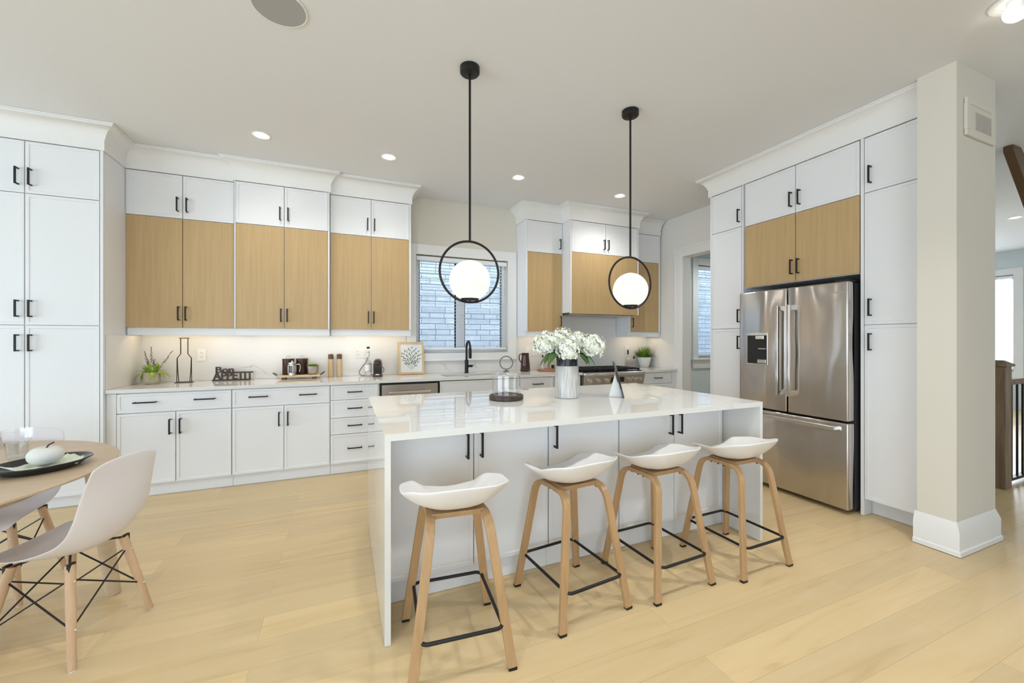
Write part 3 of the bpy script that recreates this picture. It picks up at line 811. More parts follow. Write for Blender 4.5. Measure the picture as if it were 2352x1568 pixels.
# ------------------------------------------------------------------ ceiling fixtures
def recessed(label, x, y, tilt=(0, 0), power=13, size=1.0, g='recessed ceiling lights', aim=None):
    t = thing('recessed_light', label, 'ceiling light', (x, y, CH), 0, g)
    b = lathe(nb(), [(0.046, -0.001), (0.046, -0.005), (0.066, -0.006), (0.070, -0.001)], n=36)
    for v in b.verts: v.co *= size
    obj('trim_ring', b, TRIM, t, smooth=50)
    if tilt != (0, 0): obj('gimbal_neck', lathe(nb(), [(0, -0.055), (0.022, -0.055), (0.03, -0.002), (0, -0.002)], n=24), TRIM, t, smooth=50)
    b = lathe(nb(), [(0, -0.010), (0.029, -0.010), (0.034, -0.0015), (0, -0.0015)], n=28)
    for v in b.verts: v.co *= size
    if tilt != (0, 0):
        bmesh.ops.rotate(b, verts=b.verts, cent=(0, 0, 0), matrix=Vector((0, 0, -1)).rotation_difference(Vector(aim) - Vector((x, y, CH))).to_matrix())
        bmesh.ops.translate(b, verts=b.verts, vec=(0, 0, -0.048 * size))
    lens = obj('lens', b, LEDG if tilt != (0, 0) else LEDM, t); lens['label'] = 'glowing lens'
    l = bpy.data.lights.new('downlight', 'SPOT'); l.energy = power; l.spot_size = R(150); l.spot_blend = 1.0; l.shadow_soft_size = 0.045
    l.color = (0.98, 0.97, 0.94)
    o = bpy.data.objects.new('downlight', l); COL.objects.link(o); o.parent = t; o.location = (0, 0, -0.09 * size)
    if aim:
        o.rotation_euler = (Vector(aim) - Vector((x, y, CH))).to_track_quat('-Z', 'Y').to_euler(); l.spot_size = R(95)
    return t


recessed('small lit recessed ceiling light nearest the pantry, over the left counter', -0.636, 3.937, power=10)
recessed('small lit recessed ceiling light second from the pantry, left of the first pendant', 0.395, 3.942)
recessed('small lit recessed ceiling light above the hood left side, between the pendants', 1.713, 3.907)
recessed('small lit recessed ceiling light just left of the far pendant rod', 3.047, 3.935, power=20)
recessed('lit recessed ceiling light in the hall beyond the wall end', 8.714, 2.487, power=50)
recessed('large tilted gimbal spotlight in the ceiling at the top right corner', 3.15, 0.90, (-38, -22), 58, 1.35, aim=(1.5, 1.75, 0.0))
l = bpy.data.lights.new('servery_fill_light', 'SPOT'); l.energy = 40; l.spot_size = R(150); l.spot_blend = 0.6; l.shadow_soft_size = 0.06; l.color = (0.92, 0.97, 1.0)  # unseen lamp added to brighten the dark servery
o = bpy.data.objects.new('servery_fill_light', l); COL.objects.link(o); o.location = (5.7, 3.8, CH - 0.05)
# unseen lamps added overhead to brighten the stools, island front and fridge
for (x, y) in ((-0.6, 0.9), (0.4, 0.9), (1.7, 0.9)):
    l = bpy.data.lights.new('downlight', 'SPOT'); l.energy = 24; l.spot_size = R(130); l.spot_blend = 0.8; l.shadow_soft_size = 0.06; l.color = (0.98, 0.97, 0.94)
    o = bpy.data.objects.new('downlight', l); COL.objects.link(o); o.location = (x, y, CH - 0.05)

t = thing('ceiling_speaker', 'round grey speaker grille in the ceiling at the top left', 'speaker', (-0.305, 2.388, CH))
obj('rim', lathe(nb(), [(0.124, -0.001), (0.124, -0.006), (0.131, -0.006), (0.133, -0.001)], n=48), TRIM, t, smooth=50)
obj('grille', lathe(nb(), [(0, -0.005), (0.1235, -0.005), (0.1235, -0.001), (0, -0.001)], n=48), CONE, t)

# pendants
def pendant(label, x):
    t = thing('pendant_light', label, 'pendant lamp', (x, 2.45, 1.758), 0, 'ring pendants over the island')
    Rr = 0.192
    obj('canopy', lathe(nb(), [(0, CH - 1.758 - 0.001), (0.062, CH - 1.758 - 0.001), (0.062, CH - 1.758 - 0.035), (0.056, CH - 1.758 - 0.042), (0.012, CH - 1.758 - 0.046), (0, CH - 1.758 - 0.046)], n=32), BLACK, t, smooth=40)
    obj('rod', tube(nb(), [(0, 0, Rr), (0, 0, CH - 1.758 - 0.04)], 0.0075, 12), BLACK, t, smooth=40)
    pts = [(Rr * math.cos(a), 0, Rr * math.sin(a)) for a in [2 * PI * i / 64 for i in range(64)]]
    obj('ring', sweep(nb(), pts, circ(0.0075, 10), side=(0, 1, 0), closed=True), BLACK, t, smooth=50)
    obj('globe_cup', lathe(nb(), [(0, -Rr + 0.004), (0.006, -Rr + 0.004), (0.006, -Rr + 0.012), (0.052, -Rr + 0.014), (0.058, -Rr + 0.024), (0.0, -Rr + 0.024)], n=28), BLACK, t, smooth=40)
    pr = [(0.1285 * math.sin(PI * i / 20), -0.055 - 0.1285 * math.cos(PI * i / 20)) for i in range(21)]
    pr[0] = (0, pr[0][1]); pr[-1] = (0, pr[-1][1])
    pr = [(r, max(z, -Rr + 0.024)) for r, z in pr]
    g = obj('globe', lathe(nb(), pr, n=40), OPAL, t, smooth=60); g['label'] = 'glowing opal glass globe'
    return t


pa = pendant('ring pendant lamp with opal globe over the near end of the island', 0.738)
copy_tree(pa, (1.992, 2.45, 1.758), 0, 'ring pendant lamp with opal globe over the island end towards the fridge')

# ------------------------------------------------------------------ bar stools
def stool(label):
    t = thing('bar_stool', label, 'stool', (0, 0, 0), 0, 'white shell stools along the island')
    bm = nb(); NA, NR = 56, 12; HT = [(-180, .702), (-135, .737), (-90, .748), (-45, .737), (0, .702), (45, .684), (70, .636), (90, .621), (110, .636), (135, .684), (180, .702)]
    def rim_h(d):
        for (a0, h0), (a1, h1) in zip(HT, HT[1:]):
            if d <= a1: u = (d - a0) / (a1 - a0); u = u * u * (3 - 2 * u); return h0 + (h1 - h0) * u
        return HT[-1][1]
    rows = []
    for r_ in range(1, NR + 1):
        rr = r_ / NR; row = []
        for i in range(NA):
            a = 2 * PI * i / NA - PI; c_, s_ = math.cos(a), math.sin(a); e = 2 / 2.7 if s_ > 0 else 2 / 2.5
            x = math.copysign(abs(c_) ** e, c_) * 0.236; y = math.copysign(abs(s_) ** e, s_) * (0.190 if s_ > 0 else 0.205)
            p_ = 2.9 if s_ < 0.2 else 2.3
            row.append(bm.verts.new((x * rr, y * rr, 0.6155 + (rim_h(math.degrees(a)) - 0.6155) * rr ** p_)))
        rows.append(row)
    c0 = bm.verts.new((0, 0, 0.6155))
    for i in range(NA): bm.faces.new((c0, rows[0][i], rows[0][(i + 1) % NA]))
    for a, b in zip(rows, rows[1:]): bridge(bm, a, b)
    obj('seat', bm, PLASTIC, t, smooth=60, solid=0.009, sub=1)
    strip = rect(0.0185, 0.0105, 0.002)
    TX, TY, TZ, FXX, FY = 0.118, 0.135, 0.595, 0.198, 0.210
    for sx in (-1, 1):
        for sy in (-1, 1):
            def at(k):   # k = 1 foot, 0 top corner
                return Vector((sx * (TX + (FXX - TX) * k), sy * (TY + (FY - TY) * k), TZ * (1 - k)))
            foot = at(1) + Vector((0, 0, 0.010)); up = at(0.13)
            mid = Vector((sx * (TX - 0.010), 0.001 * sy, 0.593)); bend = at(0.0)
            pts = [foot, at(0.6), up] + [((1 - q) ** 2) * up + 2 * q * (1 - q) * bend + q * q * Vector((sx * (TX - 0.004), sy * 0.062, 0.5935)) for q in (0.2, 0.4, 0.6, 0.8, 1.0)] + [mid]
            lg = obj('leg', sweep(nb(), pts, strip, side=(1, 0, 0)), BEECH, t, smooth=35)
            f = nb(); c_ = at(1); box(f, c_.x - 0.0175, c_.x + 0.0175, c_.y - 0.0115, c_.y + 0.0115, 0.001, 0.012); obj('foot_pad', f, BLACK, lg)
            bt = nb()
            for q in (0.02, 0.07): lathe(bt, [(0, -0.009), (0.005, -0.009), (0.007, 0.0), (0, 0.0)], (sx * (TX - 0.006), sy * q, 0.582), 8)
            obj('bolt', bt, BLACK, lg)
    b = nb(); box(b, -0.108, 0.108, -0.085, 0.085, 0.6045, 0.6105); box(b, -0.115, 0.115, -0.075, -0.045, 0.586, 0.604); box(b, -0.115, 0.115, 0.045, 0.075, 0.586, 0.604)
    obj('seat_frame', b, BEECH, t)
    k = 1 - 0.172 / TZ; hx = TX + (FXX - TX) * k - 0.012; hy = TY + (FY - TY) * k + 0.018; r = 0.028; pts = []
    for cx_, cy_, a0 in ((hx - r, hy - r, 0), (-hx + r, hy - r, 90), (-hx + r, -hy + r, 180), (hx - r, -hy + r, 270)):
        for q in range(6): a = R(a0 + q * 18); pts.append((cx_ + r * math.cos(a), cy_ + r * math.sin(a), 0.172))
    obj('footrest', tube(nb(), pts, 0.0075, 10, closed=True), BLACK, t, smooth=50)
    return t


st = stool('white shell bar stool nearest the camera, at the left end of the island')
st.location = (0.452, 1.728, 0); st.rotation_euler = (0, 0, R(-5))
for (x, y, a, lab) in ((1.085, 1.808, 5.5, 'white shell bar stool second from the near end of the island'),
                       (1.643, 1.800, 2.6, 'white shell bar stool third from the near end of the island'),
                       (2.222, 1.762, 1.3, 'white shell bar stool farthest along, beside the fridge')):
    copy_tree(st, (x, y, 0), a, lab)


# ------------------------------------------------------------------ dining table and chairs
t = thing('dining_table', 'round pale oak dining table at the left edge', 'table', (-1.775, 2.425, 0))
obj('tabletop', lathe(nb(), [(0, 0.718), (0.66, 0.718), (0.735, 0.733), (0.762, 0.742), (0.763, 0.750), (0.758, 0.7535), (0, 0.7535)], n=96), TABLEW, t, smooth=35)
for k in range(4):
    a = R(26.6 + 90 * k); c_, s_ = math.cos(a), math.sin(a)
    obj('leg', sweep(nb(), [(0.742 * c_, 0.742 * s_, 0.002), (0.706 * c_, 0.706 * s_, 0.36), (0.67 * c_, 0.67 * s_, 0.7175)], circ(0.030, 20), scales=[1, 1.2, 1.4]), TABLEW, t, smooth=50)
obj('under_frame', lathe(nb(), [(0, 0.66), (0.55, 0.66), (0.56, 0.7175), (0, 0.7175)], n=40), TABLEW, t)

PROF = [(0.240, 0.398), (0.210, 0.424), (0.10, 0.424), (0.0, 0.412), (-0.09, 0.412), (-0.155, 0.440), (-0.195, 0.52), (-0.214, 0.615), (-0.226, 0.715), (-0.240, 0.818)]
KN = [0, .11, .22, .33, .44, .55, .66, .77, .88, 1.0]
HW = [0.195, 0.215, 0.228, 0.230, 0.222, 0.210, 0.202, 0.195, 0.190, 0.185]
EU = [0.0, 0.012, 0.028, 0.045, 0.070, 0.080, 0.060, 0.030, 0.010, -0.010]
EF = [0.0, 0.0, 0.0, 0.0, 0.0, 0.004, 0.014, 0.018, 0.012, -0.005]


def chair(label):
    t = thing('dining_chair', label, 'chair', (0, 0, 0), 0, 'moulded plastic chairs around the table')
    bm = nb(); N, Mv = 20, 34; G = []
    for j in range(Mv + 1):
        row = []
        for i in range(N + 1):
            s = -1 + 2 * i / N; v = -1 + 2 * j / Mv
            u = s * math.sqrt(1 - 0.28 * v * v / 2 * abs(v) ** 3); q = v * math.sqrt(1 - 0.26 * s * s / 2 * abs(s) ** 2)
            tau = (q + 1) / 2
            y, z = catmull(PROF, tau); e = abs(u) ** 2.4
            row.append(bm.verts.new((u * lerp(KN, HW, tau) * 0.93, y + e * lerp(KN, EF, tau), z + e * lerp(KN, EU, tau))))
        G.append(row)
    for j in range(Mv):
        for i in range(N): bm.faces.new((G[j][i], G[j][i + 1], G[j + 1][i + 1], G[j + 1][i]))
    obj('seat_shell', bm, CHAIRP, t, smooth=60, solid=0.006, sub=1)
    fx, fy, tx, ty, tz = 0.1875, 0.187, 0.122, 0.115, 0.392
    for sx in (-1, 1):
        for sy in (-1, 1):
            def at(k): return (sx * (tx + (fx - tx) * k), sy * (ty + (fy - ty) * k), tz * (1 - k))
            lg = obj('leg', sweep(nb(), [at(0.0), at(0.4), at(0.97), at(0.99)], circ(0.0165, 14), scales=[1.05, 1.05, 0.82, 0.75]), CHAIRLEG, t, smooth=50)
            obj('foot_glide', lathe(nb(), [(0, 0.0005), (0.010, 0.0005), (0.011, 0.004), (0, 0.006)], (at(1)[0], at(1)[1], 0), 12), OUTLETM, lg)
            bt = nb(); a1 = Vector(at(0.12)); box(bt, a1.x * 0.975 - 0.014, a1.x * 0.975 + 0.014, a1.y - 0.0055, a1.y + 0.0055, a1.z + 0.008, tz + 0.010)
            obj('bracket', bt, BLACK, lg)
            for kk in (0.16, 0.62):
                a2 = Vector(at(kk)); bt = nb()
                bmesh.ops.create_icosphere(bt, subdivisions=2, radius=0.0055, matrix=Matrix.Translation((a2.x, a2.y + sy * 0.0165, a2.z)))
                obj('bolt', bt, CHROME, lg)
    b = nb(); k1, k2 = 0.14, 0.62
    def pt(sx, sy, k): return (sx * (tx + (fx - tx) * k), sy * (ty + (fy - ty) * k), tz * (1 - k))
    for a_, c_ in (((-1, -1), (1, -1)), ((1, -1), (1, 1)), ((1, 1), (-1, 1)), ((-1, 1), (-1, -1))):
        tube(b, [pt(*a_, k1), pt(*c_, k2)], 0.0035, 6); tube(b, [pt(*c_, k1), pt(*a_, k2)], 0.0035, 6)
    obj('wire_brace', b, BLACK, t)
    b = nb()
    for sx in (-1, 1): tube(b, [(sx * 0.118, 0.110, 0.392), (sx * 0.06, 0.055, 0.4025), (-sx * 0.06, -0.055, 0.4025), (-sx * 0.118, -0.110, 0.392)], 0.0045, 8)
    obj('seat_mount', b, BLACK, t)
    return t


ch = chair('pale moulded chair in front of the table, its back to the room')
ch.location = (-1.117, 2.412, 0); ch.rotation_euler = (0, 0, R(70.5))
copy_tree(ch, (-1.68, 2.985, 0), 181, 'pale moulded chair on the far side of the table, before the pantry')

TT = 0.7535
# dark dish with napkin and a white apple-shaped ornament
t = thing('serving_dish', 'dark oval rimmed dish on the dining table holding a napkin', 'dish', (-1.236, 2.463, TT), 46)
b = nb(); rs = []
for r, z in ((0.12, 0.001), (0.135, 0.003), (0.170, 0.026), (0.186, 0.032), (0.182, 0.036), (0.165, 0.031), (0.130, 0.010), (0.0, 0.008)):
    if r: rs.append(ring(b, [(r * 0.88 * math.cos(2 * PI * i / 48), r * 0.74 * math.sin(2 * PI * i / 48), z) for i in range(48)]))
for a, c_ in zip(rs, rs[1:]): bridge(b, a, c_)
b.faces.new(rs[0][::-1]); b.faces.new(rs[-1])
obj('dish_body', b, PLATE, t, smooth=45)
b = nb(); N = 12; G = []
for j in range(N + 1):
    G.append([b.verts.new((-0.108 + 0.216 * i / N, -0.075 + 0.15 * j / N - 0.02 * math.sin(i * .8), 0.016 + 0.006 * math.sin(i * 1.1) * math.cos(j * 0.9) + 0.02 * (abs(i - N / 2) / (N / 2)) ** 3)) for i in range(N + 1)])
for j in range(N):
    for i in range(N): b.faces.new((G[j][i], G[j][i + 1], G[j + 1][i + 1], G[j + 1][i]))
tag(obj('napkin', b, LINEN, None, (-1.232, 2.46, TT), 60, solid=0.003), 'pale green folded napkin lying in the dark dish', 'napkin').rotation_euler = (0, 0, R(46))
t = thing('apple_ornament', 'white apple-shaped ornament on the napkin in the dish', 'ornament', (-1.225, 2.462, TT + 0.022))
pr = [(0, 0.006)] + [(0.058 * math.sin(PI * k / 16) ** 0.75, 0.040 - 0.040 * math.cos(PI * k / 16) + (0.004 if k < 3 else 0)) for k in range(1, 15)] + [(0.014, 0.074), (0.0, 0.066)]
obj('fruit', lathe(nb(), pr, n=32), mat('matt_white_glaze', (0.70, 0.70, 0.66), 0.5), t, smooth=60)
obj('stem', tube(nb(), [(0, 0, 0.066), (0.008, 0.004, 0.084), (0.024, 0.01, 0.094)], 0.0035, 6), DARKWOOD, t)
# water glass
t = thing('water_glass', 'half-full faceted tumbler of water behind the dark dish', 'glass', (-1.462, 2.735, TT))
b = nb(); n = 10; lev = [(0.036, 0.001), (0.041, 0.08), (0.051, 0.088), (0.054, 0.140)]
lathe(b, lev + [(0.052, 0.140), (0.049, 0.090), (0.039, 0.080), (0.034, 0.012), (0, 0.012)], n=n * 2); obj('tumbler', b, GLASS, t)
obj('water', lathe(nb(), [(0, 0.013), (0.0335, 0.013), (0.0385, 0.078), (0.0, 0.078)], n=20), glass_mat('water_clear', (0.93, 0.96, 0.97), 0.8), t)
t = thing('dinner_plate', 'second dark plate at the left edge of the table', 'plate', (-1.83, 3.0, TT))
obj('plate_body', lathe(nb(), [(0, 0.001), (0.09, 0.001), (0.14, 0.014), (0.142, 0.017), (0.09, 0.006), (0, 0.005)], n=40), PLATE, t, smooth=45)

# ------------------------------------------------------------------ on the island
t = thing('glass_cloche', 'glass cloche with ring handle on a dark wooden base', 'cloche', (1.035, 2.572, CT1))
obj('base', lathe(nb(), [(0, 0.001), (0.112, 0.001), (0.118, 0.006), (0.118, 0.030), (0.112, 0.035), (0.102, 0.035), (0.100, 0.028), (0, 0.028)], n=48), DARKWOOD, t, smooth=40)
pr = [(0.096, 0.0285), (0.096, 0.165), (0.093, 0.180), (0.082, 0.187), (0.018, 0.190), (0.0, 0.190)]
obj('glass_dome', lathe(nb(), pr + [(0, 0.187), (0.018, 0.187), (0.081, 0.184), (0.090, 0.177), (0.093, 0.165), (0.093, 0.0285)], n=48), GLASS, t, smooth=50)
hr = nb(); pts = [(0.044 * math.cos(a), 0.0, 0.252 + 0.044 * math.sin(a)) for a in [2 * PI * i / 36 for i in range(36)]]
sweep(hr, pts, circ(0.0042, 8), side=(0, 1, 0), closed=True); lathe(hr, [(0, 0.190), (0.020, 0.190), (0.018, 0.197), (0.007, 0.200), (0.006, 0.209), (0, 0.209)], n=16)
h_ = obj('ring_handle', hr, mat('antique_steel', (0.16, 0.15, 0.14), 0.35, 0.9), t, smooth=50); h_.rotation_euler = (0, 0, R(-18))
# vase
VX, VY = 1.470, 2.495
t = thing('flower_vase', 'streaked white cylinder vase with black neck on the island', 'vase', (VX, VY, CT1))
obj('vase_body', lathe(nb(), [(0, 0.001), (0.078, 0.001), (0.083, 0.006), (0.083, 0.222), (0.080, 0.226), (0.074, 0.226)], n=48), STREAK, t, smooth=40)
obj('vase_neck', lathe(nb(), [(0.0745, 0.222), (0.0745, 0.300), (0.070, 0.302), (0.068, 0.298), (0.068, 0.20), (0, 0.20)], n=48), VBLACK, t, smooth=40)
# hydrangeas: view-right is +x,-y here
BL = [((-0.148, 0.055, 0.38), 0.100, 'white hydrangea head leftmost in the vase, above the brown jug'), ((-0.035, -0.075, 0.335), 0.090, 'white hydrangea head hanging lowest over the vase neck'),
      ((0.00, 0.06, 0.415), 0.090, 'white hydrangea head at the top middle of the bouquet'), ((0.078, -0.01, 0.395), 0.085, 'small white hydrangea head right of the top middle one'), ((0.150, -0.095, 0.365), 0.102, 'white hydrangea head rightmost in the vase'),
      ((-0.065, 0.03, 0.40), 0.080, 'white hydrangea head between the leftmost and the top middle ones')]
for bi, (off, rr, lab) in enumerate(BL):
    t = thing('hydrangea', lab, 'flower', (VX, VY, CT1 + 0.21), 0, 'white hydrangeas in the vase')
    c0 = Vector((off[0], off[1], off[2] - 0.21)); b = nb(); rnd = random.Random(bi + 3); K = 230
    bmesh.ops.create_icosphere(b, subdivisions=2, radius=rr * 0.60, matrix=Matrix.Translation(c0))
    for k in range(K):
        zz = 1 - 1.75 * (k + .5) / K; ph = k * 2.39996; rxy = math.sqrt(max(0, 1 - zz * zz))
        n_ = Vector((rxy * math.cos(ph), rxy * math.sin(ph), zz * 0.92)); n_.normalize()
        p0 = c0 + n_ * rr * (0.66 + 0.10 * math.sin(5 * ph + 7 * zz) + 0.22 * rnd.random())
        a1 = n_.orthogonal().normalized(); a1 = Matrix.Rotation(rnd.random() * 6.28, 3, n_) @ a1; a2 = n_.cross(a1)
        L = 0.0150 * (0.8 + 0.4 * rnd.random())
        for q in range(4):
            da = a1 * math.cos(q * PI / 2) + a2 * math.sin(q * PI / 2); sb = n_.cross(da); up_ = 0.1 + 0.35 * rnd.random()
            b.faces.new(ring(b, [p0 + (da * u + sb * v + n_ * (up_ * u * u)) * L for u, v in ((0, 0), (.35, .36), (.78, .44), (1.0, .12), (1.0, -.12), (.78, -.44), (.35, -.36))]))
    obj('bloom', b, PETAL, t)
    obj('stem', tube(nb(), smoothpath([(off[0] * .12, off[1] * .12, 0.0), (off[0] * .2, off[1] * .2, 0.085), tuple(c0 * 0.9)], 5), 0.004, 6), STEMG, t)
    b = nb()
    for k in range(4 if bi in (0, 4) else 1):
        a = (R(158) if bi == 0 else R(-28) if bi == 4 else R(20 + 60 * bi)) + (k - 1.5) * 0.42 * (bi in (0, 4)) + (rnd.random() - .5) * .3
        leaf(b, (0.058 * math.cos(a), 0.058 * math.sin(a), 0.095), (math.cos(a), math.sin(a), 0.75), 0.14 + 0.05 * rnd.random(), 0.085, 1.05, 8)
    obj('leaves', b, DKGREEN, t, smooth=60)
# leaning tablet-like sign on a white triangular easel, facing right
t = thing('tabletop_picture', 'glossy picture panel on a white triangular easel, seen edge-on', 'picture', (1.845, 2.36, CT1), -34)
def tip(a, c_, d): return (a, c_, d)
b = nb()   # local +y = along the panel, local +x = its front
prism(b, [(0.0, 0.001), (-0.066, 0.252), (-0.056, 0.255), (0.010, 0.004)], lambda a, c_, d: (a, -0.085 + d, c_), 0.17)
obj('picture_panel', b, GLOSSBLK, t)
b = nb(); prism(b, [(0.0115, 0.006), (-0.0535, 0.250), (-0.0525, 0.250), (0.0125, 0.006)], lambda a, c_, d: (a, -0.08 + d, c_), 0.16)
obj('picture_face', b, noisy('printed_landscape', (0.22, 0.27, 0.24), (0.70, 0.74, 0.74), (14, 14, 26), 0.15), t)
b = nb(); prism(b, [(-0.002, 0.003), (-0.092, 0.003), (-0.05, 0.165)], lambda a, c_, d: (a, -0.015 + d, c_), 0.004)
obj('easel', b, OUTLETM, t)

# ------------------------------------------------------------------ on the back counter
def pot_plant_spiky(bm, n, rad, h, seed, w_=0.006, spread=1.0):
    rnd = random.Random(seed)
    for k in range(n):
        a = rnd.random() * 6.283; e = rnd.random() ** 0.7 * spread
        d = (math.cos(a) * math.sin(e), math.sin(a) * math.sin(e), math.cos(e))
        leaf(bm, (rad * .6 * math.cos(a) * rnd.random(), rad * .6 * math.sin(a) * rnd.random(), 0), d, h * (0.7 + 0.4 * rnd.random()), w_, 0.25 * e, 3)
    return bm


t = thing('lavender_plant', 'green plant with brown seed spikes in a beige pot', 'potted plant', (-1.640, 4.745, CT1), 12)
b = nb(); rs = []
for hw, z in ((0.046, 0.001), (0.054, 0.010), (0.060, 0.03), (0.060, 0.108), (0.056, 0.110), (0.054, 0.095)):
    rs.append(ring(b, [((hw + 0.0) * u, (hw + 0.0) * v, z) for u, v in [(math.copysign(abs(math.cos(a)) ** .55, math.cos(a)), math.copysign(abs(math.sin(a)) ** .55, math.sin(a))) for a in [2 * PI * i / 32 for i in range(32)]]]))
for a, c_ in zip(rs, rs[1:]): bridge(b, a, c_)
b.faces.new(rs[0][::-1]); b.faces.new(rs[-1])
obj('pot', b, CREAMP, t, smooth=40)
b = nb(); rnd = random.Random(2)
for k in range(85):
    a = rnd.random() * 6.283; e = rnd.random() ** .8 * 1.45
    leaf(b, (0.03 * math.cos(a), 0.03 * math.sin(a), 0.10), (math.cos(a) * math.sin(e), math.sin(a) * math.sin(e), math.cos(e) + .05), 0.125 * (0.6 + .5 * rnd.random()), 0.022, 0.62 * e, 5)
for v in b.verts: v.co.x = max(v.co.x, -0.115)
obj('foliage', b, GREEN, t, smooth=60)
for (dx, dy, L) in ((-0.20, 0.0, 0.20), (-0.02, 0.05, 0.235), (0.10, -0.05, 0.12), (0.58, -0.03, 0.23)):
    b = nb(); d = Vector((dx, dy, 1)).normalized(); o0 = Vector((dx * 0.06, 0.0, 0.11)); tube(b, [o0, o0 + d * L], 0.0013, 5)
    for k in range(40):
        u = 0.40 + 0.6 * k / 40; p0 = o0 + d * L * u; s_ = 0.007 * (1.25 - u * .8)
        q = Vector((rnd.gauss(0, 1), rnd.gauss(0, 1), rnd.gauss(0, .5))) * s_
        bmesh.ops.create_icosphere(b, subdivisions=1, radius=0.0036 * (1.3 - u * .6), matrix=Matrix.Translation(p0 + q))
    obj('seed_spike', b, SEED, t)

# wire bottle outline ornament: four wires on a square base
t = thing('wire_bottle', 'bronze wire outline of a bottle standing on the back worktop', 'ornament', (-1.402, 4.765, CT1), 0)
WB = mat('bronze_wire', (0.085, 0.055, 0.04), 0.4, 0.6)
b = nb()
for sx in (-1, 1):
    for dy in (-0.012, 0.012):
        sweep(b, [(sx * 0.050, dy * 2.2, 0.004), (sx * 0.053, dy, 0.10), (sx * 0.055, dy * .3, 0.235), (sx * 0.028, dy * .2, 0.275), (sx * 0.028, dy * .2, 0.424)], rect(0.0025, 0.0025))
sweep(b, [(-0.040, 0, 0.425), (0.040, 0, 0.425)], rect(0.003, 0.003))
obj('wire_outline', b, WB, t)
b = nb(); sweep(b, [(-0.066, -0.03, 0.0035), (0.066, -0.03, 0.0035), (0.066, 0.03, 0.0035), (-0.066, 0.03, 0.0035)], rect(0.003, 0.003), side=(0, 0, 1), closed=True)
obj('wire_base', b, WB, t)


# lettered sign
def text_mesh(txt, size, extrude, bold=0.0, spacing=1.0):
    cu = bpy.data.curves.new('lettering', 'FONT'); cu.body = txt; cu.size = size; cu.extrude = extrude; cu.offset = bold; cu.space_character = spacing; cu.resolution_u = 4
    o = bpy.data.objects.new('lettering', cu); COL.objects.link(o)
    bpy.context.view_layer.update()
    me = bpy.data.meshes.new_from_object(o.evaluated_get(bpy.context.evaluated_depsgraph_get()))
    bpy.data.objects.remove(o)
    return me


t = thing('bon_appetit_sign', 'dark wooden Bon APPETIT word sign standing on the worktop', 'sign', (-1.197, 4.835, CT1), 0)
DKB = mat('dark_brown_letters', (0.055, 0.033, 0.026), 0.5)
def word(txt, size, x, z, width, name):
    me = text_mesh(txt, size, 0.013, size * 0.022)
    xs = [v.co.x for v in me.vertices]; k = width / (max(xs) - min(xs)); x_min = min(xs)
    for v in me.vertices:
        X, Y, Z = v.co; v.co = (x + (X - x_min) * k, -Z, z + Y)
    me.materials.append(DKB); o = bpy.data.objects.new(name, me); COL.objects.link(o); o.parent = t
    return o
word('Bon', 0.082, 0.028, 0.082, 0.150, 'top_word')
word('APPETIT', 0.106, 0.004, 0.012, 0.340, 'bottom_word')
obj('sign_base', box(nb(), 0.0, 0.322, -0.014, 0.014, 0.001, 0.013), DKB, t)

# tray with canisters, french press and succulent
t = thing('serving_tray', 'maple tray with dark metal handles holding two canisters', 'tray', (-0.425, 4.775, CT1))
obj('board', box(nb(), -0.20, 0.20, -0.065, 0.085, 0.022, 0.044, 0.003), LIGHTWOOD, t)
for fx_ in (-0.14, 0.14):
    obj('foot', box(nb(), fx_ - 0.018, fx_ + 0.018, -0.055, 0.075, 0.001, 0.022), DARKWOOD, t)
for sx in (-1, 1):
    obj('handle', sweep(nb(), [(sx * 0.199, -0.035, 0.034), (sx * 0.238, -0.035, 0.066), (sx * 0.238, 0.055, 0.066), (sx * 0.199, 0.055, 0.034)], circ(0.0042, 8)), BLACK, t, smooth=50)
TRZ = CT1 + 0.0445
t = thing('canister', 'left dark brown canister with loop lid on the tray', 'canister', (-0.533, 4.815, TRZ), 0, 'brown canisters on the tray')
obj('can_body', lathe(nb(), [(0, 0.001), (0.053, 0.001), (0.055, 0.004), (0.055, 0.150), (0.0, 0.150)], n=36), BROWNM, t, smooth=40)
obj('lid', lathe(nb(), [(0.0, 0.1505), (0.057, 0.1505), (0.057, 0.163), (0.054, 0.166), (0, 0.166)], n=36), DARKWOOD, t, smooth=40)
obj('lid_loop', tube(nb(), [(0.026 * math.cos(a), 0, 0.166 + 0.030 * math.sin(a)) for a in [PI * i / 12 for i in range(13)]], 0.0022, 6), CHROME, t, smooth=50)
copy_tree(t, (-0.404, 4.818, TRZ), 0, 'right dark brown canister with loop lid on the tray')
t = thing('french_press', 'small glass french press with steel frame on the tray', 'french press', (-0.488, 4.728, TRZ), -12)
obj('beaker', lathe(nb(), [(0, 0.012), (0.034, 0.012), (0.036, 0.016), (0.036, 0.118), (0.034, 0.118), (0.034, 0.018), (0, 0.016)], n=28), GLASS, t, smooth=40)
b = nb(); lathe(b, [(0.0, 0.001), (0.038, 0.001), (0.038, 0.024), (0.0365, 0.024), (0.0365, 0.012), (0, 0.012)], n=28); lathe(b, [(0.0365, 0.10), (0.038, 0.10), (0.038, 0.112), (0.0365, 0.112)], n=28)
for k in range(4): a = k * PI / 2 + .5; box(b, 0.036 * math.cos(a) - .004, 0.036 * math.cos(a) + .004, 0.036 * math.sin(a) - .004, 0.036 * math.sin(a) + .004, 0.02, 0.105)
obj('frame', b, CHROME, t, smooth=30)
obj('lid', lathe(nb(), [(0, 0.119), (0.039, 0.119), (0.038, 0.130), (0.012, 0.134), (0.006, 0.150), (0, 0.151)], n=28), CHROME, t, smooth=40)
